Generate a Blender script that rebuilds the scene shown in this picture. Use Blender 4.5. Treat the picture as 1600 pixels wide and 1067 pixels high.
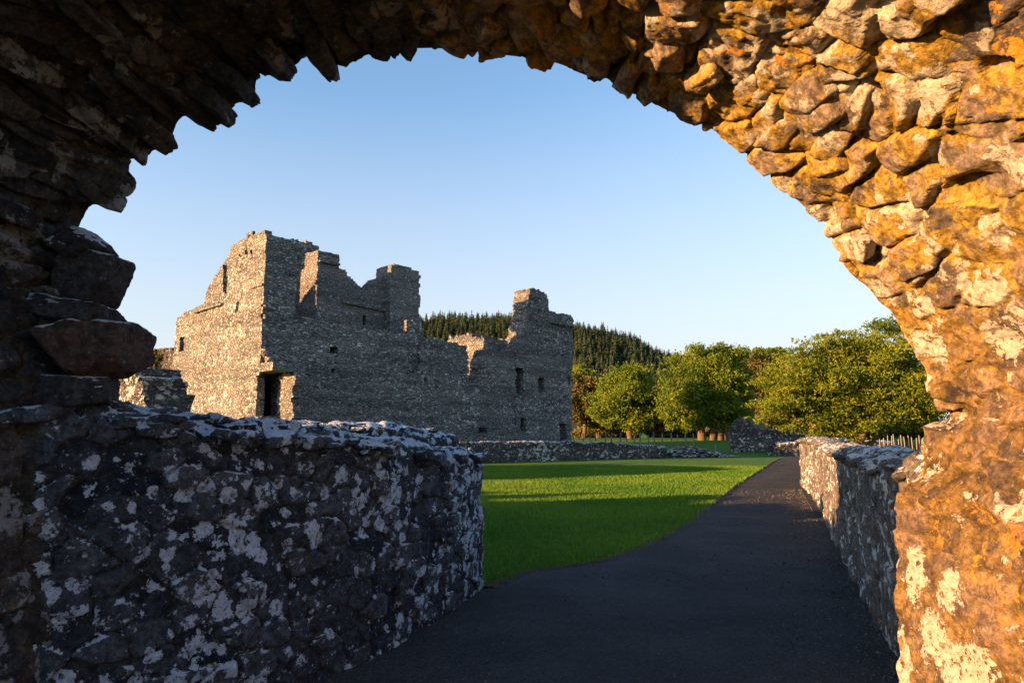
import bpy, math, random
import numpy as np
from mathutils import Vector

# ------------------------------------------------------------------ camera, sky, sun, exposure
scn = bpy.context.scene
for o in list(bpy.data.objects): bpy.data.objects.remove(o)
F = 1066.7; CX, CY = 800.0, 533.5; PITCH = math.atan(142/1067.0); EYE = 1.6
cam = bpy.data.cameras.new("camera"); co = bpy.data.objects.new("camera", cam)
scn.collection.objects.link(co); scn.camera = co
co.location = (0, 0, EYE); co.rotation_euler = (math.radians(90)+PITCH, 0, 0)
cam.sensor_width = 36; cam.lens = 24; cam.clip_start = 0.05; cam.clip_end = 6000

SUN_EL = math.radians(9.0); SUN_AZ = (-0.924, -0.382)      # horizontal direction towards the sun
w = bpy.data.worlds.new("World"); scn.world = w; w.use_nodes = True
nt = w.node_tree; bg = nt.nodes["Background"]
sky = nt.nodes.new("ShaderNodeTexSky"); sky.sky_type = 'NISHITA'; sky.sun_disc = False
sky.sun_elevation = SUN_EL; sky.sun_rotation = math.atan2(SUN_AZ[0], SUN_AZ[1])
sky.air_density = 1.0; sky.dust_density = 1.0; sky.ozone_density = 2.3; sky.altitude = 100
tc = nt.nodes.new("ShaderNodeTexCoord"); sx_ = nt.nodes.new("ShaderNodeSeparateXYZ"); nt.links.new(tc.outputs['Generated'], sx_.inputs[0])
mr = nt.nodes.new("ShaderNodeMapRange"); nt.links.new(sx_.outputs[2], mr.inputs[0])      # pale band of air low in the sky
mr.inputs[1].default_value = .46; mr.inputs[2].default_value = .02; mr.inputs[3].default_value = 0; mr.inputs[4].default_value = .86
ma = nt.nodes.new("ShaderNodeMath"); ma.operation = 'MULTIPLY_ADD'; ma.use_clamp = True; nt.links.new(sx_.outputs[0], ma.inputs[0]); ma.inputs[1].default_value = .12; nt.links.new(mr.outputs[0], ma.inputs[2])
mx_ = nt.nodes.new("ShaderNodeMix"); mx_.data_type = 'RGBA'; nt.links.new(ma.outputs[0], mx_.inputs[0]); nt.links.new(sky.outputs[0], mx_.inputs[6]); mx_.inputs[7].default_value = (1.92, 1.79, 1.83, 1)
nt.links.new(mx_.outputs[2], bg.inputs[0]); bg.inputs[1].default_value = 0.105
sl = bpy.data.lights.new("sun", 'SUN'); so = bpy.data.objects.new("sun", sl); scn.collection.objects.link(so)
sl.energy = 5.0; sl.angle = math.radians(0.5); sl.color = (1.0, 0.54, 0.22)
sd = Vector((SUN_AZ[0]*math.cos(SUN_EL), SUN_AZ[1]*math.cos(SUN_EL), math.sin(SUN_EL)))
so.rotation_euler = sd.to_track_quat('Z', 'Y').to_euler(); so.location = sd*60
scn.view_settings.view_transform = 'Standard'; scn.view_settings.look = 'None'
scn.view_settings.exposure = 2.0; scn.view_settings.gamma = 1.0
scn.render.engine = 'CYCLES'
scn.render.resolution_x = 1024; scn.render.resolution_y = 682

# ------------------------------------------------------------------ projection helpers
cp, sp = math.cos(PITCH), math.sin(PITCH)
def ray(px, py):
    dx = (px-CX)/F; dy = (CY-py)/F
    return Vector((dx, cp-dy*sp, sp+dy*cp))
def atY(px, py, Y):
    d = ray(px, py); t = Y/d.y
    return Vector((d.x*t, Y, EYE+d.z*t))
def ground(px, py, z=0.0):
    d = ray(px, py); t = (z-EYE)/d.z
    return Vector((d.x*t, d.y*t, z))
def on_plane(px, py, O, D):
    """pixel -> (s, z) on the vertical plane through O (xy) along D (unit xy)"""
    d = ray(px, py); n = (-D[1], D[0])
    t = (O[0]*n[0]+O[1]*n[1])/(d.x*n[0]+d.y*n[1])
    return ((d.x*t-O[0])*D[0]+(d.y*t-O[1])*D[1], EYE+d.z*t)

# ------------------------------------------------------------------ numpy noise
def hsh(*a):
    h = np.full(np.shape(a[0]), 0x9E3779B9, dtype=np.uint32)
    for x in a:
        x = np.asarray(x).astype(np.int64).astype(np.uint32)
        h = (h ^ x)*np.uint32(0x85EBCA6B); h ^= h >> np.uint32(13)
        h = h*np.uint32(0xC2B2AE35); h ^= h >> np.uint32(16)
    return h.astype(np.float64)/4294967296.0
def vnoise(p, seed=0):
    i = np.floor(p).astype(np.int64); f = p-i; f = f*f*(3-2*f); r = 0
    for a in (0, 1):
        for b in (0, 1):
            for c in (0, 1):
                wt = (f[..., 0] if a else 1-f[..., 0])*(f[..., 1] if b else 1-f[..., 1])*(f[..., 2] if c else 1-f[..., 2])
                r = r+wt*hsh(i[..., 0]+a, i[..., 1]+b, i[..., 2]+c, np.full(i.shape[:-1], seed))
    return r*2-1
def fbm(p, octv=4, seed=0, gain=0.5):
    r = 0; a = 1.0; q = np.array(p, float)
    for k in range(octv):
        r = r+a*vnoise(q, seed+k*17); q = q*2.03+3.1; a *= gain
    return r
def sstep(a, b, x):
    t = np.clip((x-a)/(b-a), 0, 1); return t*t*(3-2*t)
def cells(u, v, seed=0, jit=0.75, p=3.0):
    """rough masonry cells -> gap to the joint, random id, offset inside the stone"""
    iu, iv = np.floor(u), np.floor(v)
    f1 = np.full(u.shape, 9.0); f2 = f1.copy(); rid = np.zeros(u.shape); r2 = rid.copy(); ou = rid.copy(); ov = rid.copy()
    S = np.full(u.shape, seed)
    for a in (-1, 0, 1):
        for b in (-1, 0, 1):
            cu, cv = iu+a, iv+b
            st = np.where(np.mod(cv, 2) > 0, 0.25, -0.25)
            px = cu+.5+st+jit*(hsh(cu, cv, S)-.5); py = cv+.5+jit*(hsh(cu, cv, S+7)-.5)
            dx, dy = u-px, v-py
            d = (np.abs(dx)**p+np.abs(dy)**p)**(1/p)
            m = d < f1
            f2 = np.where(m, f1, np.minimum(f2, d))
            rid = np.where(m, hsh(cu, cv, S+31), rid); r2 = np.where(m, hsh(cu, cv, S+57), r2)
            ou = np.where(m, dx, ou); ov = np.where(m, dy, ov); f1 = np.where(m, d, f1)
    return f2-f1, rid, r2, ou, ov

# ------------------------------------------------------------------ mesh helpers
def link(o, parent=None, label=None, cat=None, group=None, kind=None):
    if o.name not in scn.collection.objects: scn.collection.objects.link(o)
    if parent: o.parent = parent
    if label: o["label"] = label
    if cat: o["category"] = cat
    if group: o["group"] = group
    if kind: o["kind"] = kind
    return o
def mesh_np(name, V, Q, mat, parent=None, smooth=True, attrs=None, **kw):
    """V (n,3), Q (m,3|4) index array (or a list of such arrays) -> one mesh object"""
    V = np.asarray(V, np.float32); Qs = Q if isinstance(Q, list) else [Q]
    me = bpy.data.meshes.new(name)
    me.vertices.add(len(V)); me.vertices.foreach_set("co", V.ravel())
    nl = sum(q.size for q in Qs); nf = sum(len(q) for q in Qs)
    me.loops.add(nl); me.loops.foreach_set("vertex_index", np.concatenate([q.ravel() for q in Qs]).astype(np.int32))
    tot = np.concatenate([np.full(len(q), q.shape[1], np.int32) for q in Qs])
    me.polygons.add(nf); me.polygons.foreach_set("loop_start", np.concatenate([[0], np.cumsum(tot)[:-1]]).astype(np.int32))
    me.polygons.foreach_set("use_smooth", np.full(nf, smooth))
    me.update(calc_edges=True); me.validate()
    for k, a in (attrs or {}).items():
        at = me.attributes.new(k, 'FLOAT', 'POINT'); at.data.foreach_set("value", np.asarray(a, np.float32))
    if mat: me.materials.append(mat)
    return link(bpy.data.objects.new(name, me), parent, **kw)
def empty(name, loc, **kw):
    o = bpy.data.objects.new(name, None); o.location = loc; return link(o, **kw)
def grid_quads(n, m, off=0):
    a = np.arange(n*m).reshape(n, m)+off
    return np.stack([a[:-1, :-1], a[1:, :-1], a[1:, 1:], a[:-1, 1:]], -1).reshape(-1, 4)
def grid_normals(P):
    du = np.gradient(P, axis=0); dv = np.gradient(P, axis=1)
    n = np.cross(du, dv); return n/np.maximum(np.linalg.norm(n, axis=-1, keepdims=True), 1e-9)
def resample(pts, step):
    pts = np.asarray(pts, float); d = np.r_[0, np.cumsum(np.linalg.norm(np.diff(pts, axis=0), axis=1))]
    n = max(2, int(d[-1]/step)); t = np.linspace(0, d[-1], n)
    return np.stack([np.interp(t, d, pts[:, k]) for k in range(pts.shape[1])], 1), t
def smooth_line(pts, step, it=3):
    """Chaikin then resample"""
    p = np.asarray(pts, float)
    for _ in range(it):
        q = np.empty((2*len(p)-2, p.shape[1])); q[0::2] = .75*p[:-1]+.25*p[1:]; q[1::2] = .25*p[:-1]+.75*p[1:]
        p = np.vstack([p[:1], q, p[-1:]])
    return resample(p, step)

_ico = {}
def ico(level):
    if level in _ico: return _ico[level]
    import bmesh
    bm = bmesh.new(); bmesh.ops.create_icosphere(bm, subdivisions=level, radius=1)
    V = np.array([v.co[:] for v in bm.verts]); T = np.array([[v.index for v in f.verts] for f in bm.faces]); bm.free()
    V /= np.linalg.norm(V, axis=1, keepdims=True)
    _ico[level] = (V, T); return V, T
class Rocks:
    """collects faceted rough stones: star-shaped polyhedra cut by random planes, then roughened"""
    def __init__(s): s.V = []; s.T = []; s.c = []; s.n = 0
    def add(s, pos, size, axes=None, seed=0, level=4, planes=9, rough=0.035):
        rs = np.random.RandomState(seed); D, T = ico(level)
        base = np.array([[1, 0, 0], [-1, 0, 0], [0, 1, 0], [0, -1, 0], [0, 0, 1], [0, 0, -1]], float)
        n1 = base+rs.normal(0, .16, (6, 3)); d1 = rs.uniform(.8, 1.0, 6)
        n2 = rs.normal(0, 1, (planes, 3)); d2 = rs.uniform(.95, 1.25, planes)
        N = np.vstack([n1, n2]); N /= np.linalg.norm(N, axis=1, keepdims=True); dd = np.r_[d1, d2]
        dot = D@N.T; R = np.where(dot > .05, dd/np.maximum(dot, .05), 9)
        k = 26; r = -np.log(np.exp(-k*R).sum(1))/k
        P = D*r[:, None]
        nz = fbm(P*2.2+seed*3.7, 5, seed=seed, gain=.6)
        P = P*(1+rough*1.6*nz[:, None])*np.array(size)
        if axes is not None: P = P@np.array(axes)
        s.V.append(P+np.array(pos)); s.T.append(T+s.n); s.c.append(np.full(len(P), rs.rand())); s.n += len(P)
    def build(s, name, mat, parent=None, side=False, **kw):
        return mesh_np(name, np.vstack(s.V), np.vstack(s.T), mat, parent, attrs={'cell': np.concatenate(s.c), 'joint': np.ones(s.n), 'side': sstep(-.9, .1, np.vstack(s.V)[:, 0]) if side else np.ones(s.n)}, **kw)

# ------------------------------------------------------------------ materials
class NT:
    def __init__(s, name):
        s.m = bpy.data.materials.new(name); s.m.use_nodes = True; s.t = s.m.node_tree
        s.b = s.t.nodes["Principled BSDF"]; s.out = s.t.nodes["Material Output"]
    def n(s, typ, **kw):
        nd = s.t.nodes.new(typ)
        for k, v in kw.items():
            if k in nd.inputs.keys() or isinstance(k, int): nd.inputs[k].default_value = v
            else: setattr(nd, k, v)
        return nd
    def l(s, a, b): s.t.links.new(a, b)
    def coord(s, scale=(1, 1, 1)):
        g = s.n('ShaderNodeNewGeometry'); mp = s.n('ShaderNodeMapping'); s.l(g.outputs['Position'], mp.inputs[0])
        mp.inputs['Scale'].default_value = scale; return mp.outputs[0]
    def noise(s, vec, scale, detail=4, rough=.6, dist=0):
        nd = s.n('ShaderNodeTexNoise'); s.l(vec, nd.inputs['Vector'])
        nd.inputs['Scale'].default_value = scale; nd.inputs['Detail'].default_value = detail
        nd.inputs['Roughness'].default_value = rough; nd.inputs['Distortion'].default_value = dist
        return nd.outputs['Fac']
    def vor(s, vec, scale, feature='F1', out='Distance', rnd=1):
        nd = s.n('ShaderNodeTexVoronoi'); nd.feature = feature; s.l(vec, nd.inputs['Vector'])
        nd.inputs['Scale'].default_value = scale; nd.inputs['Randomness'].default_value = rnd
        return nd.outputs[out]
    def ramp(s, f, a, b, lo=0, hi=1):
        nd = s.n('ShaderNodeMapRange'); s.l(f, nd.inputs[0]); nd.interpolation_type = 'SMOOTHSTEP'
        nd.inputs[1].default_value = a; nd.inputs[2].default_value = b; nd.inputs[3].default_value = lo; nd.inputs[4].default_value = hi
        return nd.outputs[0]
    def math(s, op, a, b=None):
        nd = s.n('ShaderNodeMath'); nd.operation = op
        for k, x in enumerate((a, b)):
            if x is None: continue
            if isinstance(x, (int, float)): nd.inputs[k].default_value = x
            else: s.l(x, nd.inputs[k])
        return nd.outputs[0]
    def mix(s, f, a, b, mode='MIX'):
        nd = s.n('ShaderNodeMix'); nd.data_type = 'RGBA'; nd.blend_type = mode
        for k, x in ((0, f), (6, a), (7, b)):
            if isinstance(x, (int, float)): nd.inputs[k].default_value = x
            elif isinstance(x, tuple): nd.inputs[k].default_value = (*x, 1)
            else: s.l(x, nd.inputs[k])
        return nd.outputs[2]
    def attr(s, name):
        nd = s.n('ShaderNodeAttribute'); nd.attribute_name = name; return nd.outputs['Fac']
    def bump(s, h, dist, strength=1, nrm=None):
        nd = s.n('ShaderNodeBump'); s.l(h, nd.inputs['Height']); nd.inputs['Distance'].default_value = dist
        nd.inputs['Strength'].default_value = strength
        if nrm: s.l(nrm, nd.inputs['Normal'])
        return nd.outputs[0]
    def done(s, col, rough=.9, nrm=None, spec=.2):
        if isinstance(col, tuple): s.b.inputs['Base Color'].default_value = (*col, 1)
        else: s.l(col, s.b.inputs['Base Color'])
        if isinstance(rough, (int, float)): s.b.inputs['Roughness'].default_value = rough
        else: s.l(rough, s.b.inputs['Roughness'])
        s.b.inputs['Specular IOR Level'].default_value = spec
        if nrm: s.l(nrm, s.b.inputs['Normal'])
        return s.m

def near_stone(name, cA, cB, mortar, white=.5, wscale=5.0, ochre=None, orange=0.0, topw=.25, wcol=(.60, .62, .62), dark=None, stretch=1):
    """rough limestone and mortar with crusts of lichen; dark = (stone a, stone b, mortar) with the shade of the left side painted in"""
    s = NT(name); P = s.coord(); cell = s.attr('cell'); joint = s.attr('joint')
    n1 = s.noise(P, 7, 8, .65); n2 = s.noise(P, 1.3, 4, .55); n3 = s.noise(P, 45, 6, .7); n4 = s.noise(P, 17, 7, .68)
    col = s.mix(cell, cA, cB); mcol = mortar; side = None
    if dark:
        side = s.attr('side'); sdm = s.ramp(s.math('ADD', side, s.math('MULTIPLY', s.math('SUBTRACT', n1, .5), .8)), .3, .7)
        col = s.mix(sdm, s.mix(cell, dark[0], dark[1]), col); mcol = s.mix(sdm, dark[2], mortar)  # shade of the left side put into stone and mortar colours
    crack = s.ramp(s.math('ADD', joint, s.math('MULTIPLY', s.math('SUBTRACT', n4, .5), .25)), .03, .12, .65, 0)
    mm = s.math('MULTIPLY', s.ramp(s.math('ADD', joint, s.math('MULTIPLY', s.math('SUBTRACT', n4, .5), 1.1)), .25, .75, 1, 0), .92)
    col = s.mix(s.ramp(n1, .50, .68), col, s.mix(.5, col, mcol))
    col = s.mix(mm, col, mcol)
    if ochre:
        om = s.ramp(s.math('ADD', s.noise(P, 3.6, 9, .70), s.math('MULTIPLY', mm, .07)), .47, .535)
        om = s.math('MULTIPLY', om, .85)
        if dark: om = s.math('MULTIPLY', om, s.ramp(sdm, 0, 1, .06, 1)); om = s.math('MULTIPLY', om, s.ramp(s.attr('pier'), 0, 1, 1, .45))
        col = s.mix(om, col, ochre)
    col = s.mix(1.0, col, s.mix(s.ramp(n3, .25, .75), (.5, .5, .5), (1.5, 1.5, 1.5)), 'MULTIPLY')
    col = s.mix(1.0, col, s.mix(s.ramp(n4, .34, .64), (.5, .5, .52), (1.5, 1.48, 1.42)), 'MULTIPLY')
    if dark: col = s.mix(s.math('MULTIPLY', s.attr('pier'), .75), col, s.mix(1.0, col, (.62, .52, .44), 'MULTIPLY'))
    col = s.mix(crack, col, tuple(c*.25 for c in cA))
    if orange > 0:
        v = s.noise(P, 9, 9, .72)
        f = s.math('MULTIPLY', s.ramp(v, .62-orange*.07, .66-orange*.07), s.ramp(n2, .50, .58))
        if dark: f = s.math('MULTIPLY', f, s.ramp(sdm, 0, 1, .04, 1))
        col = s.mix(s.math('MULTIPLY', f, .85), col, s.mix(n3, (.40, .14, .010), (.52, .27, .025)))
    geo = s.n('ShaderNodeNewGeometry'); sep = s.n('ShaderNodeSeparateXYZ'); s.l(geo.outputs['Normal'], sep.inputs[0])
    up = s.ramp(sep.outputs[2], .25, .9)
    PS = s.coord((1, 1, stretch)); wn = s.noise(PS, wscale, 10, .66); big = s.noise(P, .9, 3, .5)
    # rounded crusts: cells of a coarse voronoi broken up by noise
    wob = s.n('ShaderNodeVectorMath'); wob.operation = 'MULTIPLY_ADD'
    wq = s.n('ShaderNodeTexNoise'); s.l(P, wq.inputs['Vector']); wq.inputs['Scale'].default_value = 14; wq.inputs['Detail'].default_value = 6; wq.inputs['Roughness'].default_value = .7
    s.l(wq.outputs['Color'], wob.inputs[0]); wob.inputs[1].default_value = (1.3/wscale,)*3; s.l(PS, wob.inputs[2])
    vd = s.n('ShaderNodeTexVoronoi'); s.l(wob.outputs[0], vd.inputs['Vector']); vd.inputs['Scale'].default_value = wscale*.95
    vs = s.n('ShaderNodeSeparateColor'); s.l(vd.outputs['Color'], vs.inputs[0])
    rad = s.math('MULTIPLY', s.ramp(s.math('ADD', s.math('ADD', vs.outputs[0], s.math('MULTIPLY', s.math('SUBTRACT', big, .5), 2.4)), s.math('MULTIPLY', s.math('SUBTRACT', cell, .5), .25)), 1.0-white*.62, 1.25-white*.4), .55)
    crust = s.math('MULTIPLY', s.ramp(s.math('SUBTRACT', rad, vd.outputs['Distance']), 0, .05), s.ramp(s.noise(P, 26, 7, .72), .40, .47))
    th = s.math('ADD', s.math('ADD', wn, s.math('MULTIPLY', s.math('SUBTRACT', big, .5), .25)), s.math('MULTIPLY', up, topw))
    th = s.math('SUBTRACT', th, s.math('MULTIPLY', mm, .05))
    if dark: th = s.math('ADD', th, s.math('ADD', s.math('MULTIPLY', s.attr('lich'), .075), s.math('MULTIPLY', s.attr('pier'), .0)))
    base = .70-.10*white
    wf = s.math('MAXIMUM', s.ramp(th, base, base+.03), crust)
    fine = s.ramp(s.noise(P, 30, 6, .66), .62, .66)
    wf2 = s.math('MAXIMUM', wf, s.math('MULTIPLY', fine, s.math('MULTIPLY', white, .6)))
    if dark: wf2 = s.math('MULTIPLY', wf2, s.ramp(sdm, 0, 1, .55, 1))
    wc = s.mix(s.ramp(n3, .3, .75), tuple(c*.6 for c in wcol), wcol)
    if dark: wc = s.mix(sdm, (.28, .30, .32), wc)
    wfin = s.math('MULTIPLY', wf2, s.ramp(n3, .22, .42, .55, .95))
    col = s.mix(wfin, col, wc)
    grit = s.noise(P, 120, 3, .7); h = s.math('ADD', s.math('MULTIPLY', grit, .12), s.math('MULTIPLY', n3, .30)); h = s.math('ADD', h, s.math('MULTIPLY', n4, .13)); h = s.math('ADD', h, s.math('MULTIPLY', wf2, .05))
    return s.done(col, .92, s.bump(h, .055, .95), .18)

def far_stone(name, cA, cB, cC, lichen=.2, sz=.30):
    """coursed rubble seen from afar"""
    s = NT(name)
    g = s.n('ShaderNodeNewGeometry')
    wob = s.n('ShaderNodeTexNoise'); s.l(g.outputs['Position'], wob.inputs['Vector']); wob.inputs['Scale'].default_value = 2.5
    ad = s.n('ShaderNodeVectorMath'); ad.operation = 'MULTIPLY_ADD'; s.l(wob.outputs['Color'], ad.inputs[0]); ad.inputs[1].default_value = (.25, .25, .15); s.l(g.outputs['Position'], ad.inputs[2])
    mp = s.n('ShaderNodeMapping'); s.l(ad.outputs[0], mp.inputs[0]); mp.inputs['Scale'].default_value = (1, 1, 1.9); P = mp.outputs[0]
    v = s.n('ShaderNodeTexVoronoi'); s.l(P, v.inputs['Vector']); v.inputs['Scale'].default_value = 1/sz
    sp_ = s.n('ShaderNodeSeparateColor'); s.l(v.outputs['Color'], sp_.inputs[0])
    e = s.vor(P, 1/sz, 'DISTANCE_TO_EDGE')
    Pw = s.coord(); n = s.noise(Pw, .5, 5, .6); nf = s.noise(Pw, 9, 6, .7); nm = s.noise(Pw, 2.2, 5, .65)
    col = s.mix(sp_.outputs[0], cA, cB); col = s.mix(s.ramp(n, .38, .66), col, cC)
    col = s.mix(1.0, col, s.mix(s.ramp(nf, .25, .75), (.5, .5, .5), (1.45, 1.45, 1.45)), 'MULTIPLY')
    col = s.mix(s.math('MULTIPLY', s.ramp(e, .0, .12, 1, 0), .55), col, tuple(c*.55 for c in cA))
    big = s.noise(Pw, .35, 4, .6)
    lt = s.math('ADD', s.noise(Pw, 5.2, 8, .62, .1), s.math('MULTIPLY', s.math('SUBTRACT', big, .5), .28))
    lt = s.math('ADD', lt, s.math('MULTIPLY', s.math('SUBTRACT', sp_.outputs[1], .5), .16))
    sep = s.n('ShaderNodeSeparateXYZ'); s.l(g.outputs['Normal'], sep.inputs[0])
    lt = s.math('ADD', lt, s.math('MULTIPLY', s.ramp(sep.outputs[2], .4, .9), .14))
    lt = s.math('ADD', lt, s.math('MULTIPLY', s.math('SUBTRACT', s.noise(Pw, .12, 3, .5), .5), .22))
    lf = s.ramp(lt, .70-lichen*.3, .73-lichen*.3)
    col = s.mix(s.math('MULTIPLY', lf, .85), col, s.mix(nf, (.34, .34, .33), (.66, .65, .62)))
    h = s.math('ADD', s.ramp(e, 0, .2), s.math('MULTIPLY', nm, 1.2)); h = s.math('ADD', h, s.math('MULTIPLY', sp_.outputs[2], .5))
    cz = s.n('ShaderNodeSeparateXYZ'); s.l(Pw, cz.inputs[0]); band = s.noise(s.coord((.12, .12, 1.6)), 1.0, 4, .6)
    col = s.mix(1.0, col, s.mix(s.ramp(band, .3, .7), (.72, .72, .74), (1.25, 1.24, 1.22)), 'MULTIPLY')
    return s.done(col, .95, s.bump(h, .06, .9), .1)

M_ARCH = near_stone('arch_stone', (.050, .042, .040), (.22, .165, .125), (.18, .130, .055), white=.88, wscale=6.0,
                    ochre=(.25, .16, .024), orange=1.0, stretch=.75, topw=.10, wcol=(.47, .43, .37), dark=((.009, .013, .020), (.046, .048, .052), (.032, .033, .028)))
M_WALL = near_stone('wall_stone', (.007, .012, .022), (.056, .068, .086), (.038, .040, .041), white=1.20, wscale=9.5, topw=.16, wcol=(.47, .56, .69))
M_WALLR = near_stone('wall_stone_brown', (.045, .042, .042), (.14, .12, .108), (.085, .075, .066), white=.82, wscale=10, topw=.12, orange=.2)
M_ROCK = near_stone('dark_block_stone', (.018, .020, .026), (.034, .034, .038), (.03, .03, .03), white=.35, wscale=9, topw=.30, wcol=(.45, .50, .56))
M_ROCK2 = near_stone('reddish_block_stone', (.040, .027, .025), (.052, .035, .030), (.05, .04, .03), white=.35, wscale=9, topw=.30, wcol=(.50, .52, .55))
M_FAR = far_stone('ruin_stone', (.070, .076, .082), (.29, .27, .25), (.18, .175, .168), lichen=.32, sz=.26)
M_FARB = far_stone('dressed_ruin_stone', (.15, .145, .145), (.24, .225, .215), (.20, .188, .178), lichen=.22, sz=.24)
M_FAR2 = far_stone('low_wall_stone', (.055, .053, .05), (.14, .13, .12), (.09, .085, .08), lichen=.42, sz=.22)

def mat_grass():
    s = NT('lawn_grass'); P = s.coord(); n = s.noise(P, .35, 5, .6); m = s.noise(P, 3, 5, .65)
    P2 = s.coord((1, .45, 1)); f = s.noise(P2, 28, 6, .75); ff = s.noise(P, 90, 3, .7)
    c = s.mix(s.ramp(n, .35, .65), (.035, .14, .008), (.065, .175, .010)); c = s.mix(s.ramp(m, .45, .7), c, (.125, .180, .018)); c = s.mix(s.math('MULTIPLY', s.ramp(s.noise(P, .9, 6, .7), .56, .66), .5), c, (.16, .17, .04))
    c = s.mix(1.0, c, s.mix(s.ramp(f, .25, .75), (.35, .4, .35), (1.6, 1.5, 1.5)), 'MULTIPLY')
    h = s.math('ADD', f, s.math('MULTIPLY', ff, .5))
    return s.done(c, .75, s.bump(h, .09, 1.0), .15)
def mat_blade():
    s = NT('grass_blade'); g = s.attr('tone')
    c = s.mix(g, (.035, .14, .008), (.15, .235, .018))
    s.done(c, .6, None, .25)
    tr = s.n('ShaderNodeBsdfTranslucent'); s.l(c, tr.inputs[0]); mx = s.n('ShaderNodeMixShader'); mx.inputs[0].default_value = .35
    s.l(s.b.outputs[0], mx.inputs[1]); s.l(tr.outputs[0], mx.inputs[2]); s.l(mx.outputs[0], s.out.inputs[0]); return s.m
def mat_path():
    s = NT('path_tarmac'); P = s.coord(); n = s.noise(P, .8, 5, .6); f = s.noise(P, 55, 6, .8); v = s.vor(P, 75, 'F1', 'Color'); d = s.vor(P, 75)
    sc = s.n('ShaderNodeSeparateColor'); s.l(v, sc.inputs[0])
    c = s.mix(s.ramp(n, .35, .68), (.026, .030, .037), (.050, .053, .059))
    c = s.mix(1.0, c, s.mix(s.ramp(f, .3, .7), (.35, .35, .35), (1.8, 1.8, 1.8)), 'MULTIPLY')
    c = s.mix(s.math('MULTIPLY', s.ramp(sc.outputs[0], .95, .99), .45), c, (.14, .14, .14))
    h = s.math('ADD', s.math('MULTIPLY', d, -1), s.math('MULTIPLY', f, .8))
    return s.done(c, .88, s.bump(h, .03, 1.0), .2)
def mat_leaf(name, a, b, trans=.35):
    s = NT(name); t = s.attr('tone'); P = s.coord(); n = s.noise(P, .6, 3, .5)
    c = s.mix(t, a, b); c = s.mix(1.0, c, s.mix(s.ramp(n, .3, .7), (.8, .85, .8), (1.2, 1.1, 1.1)), 'MULTIPLY')
    s.done(c, .6, None, .25)
    tr = s.n('ShaderNodeBsdfTranslucent'); s.l(c, tr.inputs[0]); mx = s.n('ShaderNodeMixShader'); mx.inputs[0].default_value = trans
    s.l(s.b.outputs[0], mx.inputs[1]); s.l(tr.outputs[0], mx.inputs[2]); s.l(mx.outputs[0], s.out.inputs[0]); return s.m
def mat_bark():
    s = NT('bark'); P = s.coord((1, 1, .25)); n = s.noise(P, 14, 6, .7)
    return s.done(s.mix(n, (.05, .035, .022), (.18, .125, .08)), .9, s.bump(n, .06, 1), .1)
def mat_wood():
    s = NT('weathered_timber'); P = s.coord((1, 1, .2)); n = s.noise(P, 18, 5, .7)
    return s.done(s.mix(n, (.10, .09, .075), (.30, .27, .23)), .85, s.bump(n, .02, .6), .15)
def mat_litter(name, a, b):
    s = NT(name); t = s.attr('cell'); return s.done(s.mix(t, a, b), .9, None, .15)
def mat_hill():
    s = NT('hill_ground'); P = s.coord(); n = s.noise(P, .05, 5, .6)
    return s.done(s.mix(n, (.02, .03, .012), (.05, .065, .02)), .95)
M_GRASS, M_BLADE, M_PATH, M_BARK, M_WOOD, M_HILL = mat_grass(), mat_blade(), mat_path(), mat_bark(), mat_wood(), mat_hill()
M_HAW = mat_leaf('hawthorn_leaf', (.06, .12, .010), (.25, .29, .020), .5)
M_BROAD = mat_leaf('broad_leaf', (.055, .12, .012), (.23, .29, .024), .48)
M_DARKL = mat_leaf('copper_green_leaf', (.05, .055, .012), (.12, .10, .02), .25)
M_CON = mat_leaf('conifer_needle', (.03, .065, .035), (.10, .12, .05), .2)

# ------------------------------------------------------------------ the setting: lawn, path, hill
def terrain(x, y):
    r = sstep(46, 75, y)*0.9
    return r+0.05*fbm(np.stack([x*.07, y*.07, x*0], -1), 3, 5)*sstep(14, 30, np.abs(x-5)+np.abs(y-20)*.3)
xs = np.concatenate([-np.geomspace(3000, 60, 24), np.arange(-56, 60, 1.6), np.geomspace(60, 3000, 24)])
ys = np.concatenate([-np.geomspace(800, 40, 10), np.arange(-36, 100, 1.6), np.geomspace(100, 4000, 30)])
GX, GY = np.meshgrid(xs, ys, indexing='ij'); GZ = terrain(GX, GY)
mesh_np('lawn', np.stack([GX, GY, GZ], -1).reshape(-1, 3), grid_quads(len(xs), len(ys)), M_GRASS, kind='structure',
        label='short mown green lawn reaching to the trees', cat='lawn')

edge_px = [(755, 918), (790, 905), (830, 893), (880, 886), (930, 880), (985, 862), (1035, 842), (1080, 815), (1110, 790), (1140, 765), (1170, 745), (1200, 727), (1222, 714)]
left_edge = [(-7, -6), (-4.5, 0), (-3.2, 2.8), (-2.4, 3.8), (-1.5, 4.7), (-.9, 6.2), (-.55, 7.2)]+[tuple(ground(*p)[:2]) for p in edge_px]+[(22, 50), (27, 60)]
right_edge = [(6, -6), (3.5, 0), (2.6, 3), (3.0, 4.6), (4.6, 8.75), (6.1, 12.5), (7.9, 17), (9.0, 19.6), (9.8, 21.5), (11.5, 25), (14.5, 32), (18.3, 41), (24.5, 50), (30, 60)]
L, _ = smooth_line(left_edge, .1, 2); R, _ = smooth_line(right_edge, .1, 2)
tt = np.linspace(0, 1, 620)**1.25
def along(C, t):
    d = np.r_[0, np.cumsum(np.linalg.norm(np.diff(C, axis=0), axis=1))]; return np.stack([np.interp(t*d[-1], d, C[:, k]) for k in (0, 1)], 1)
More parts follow.
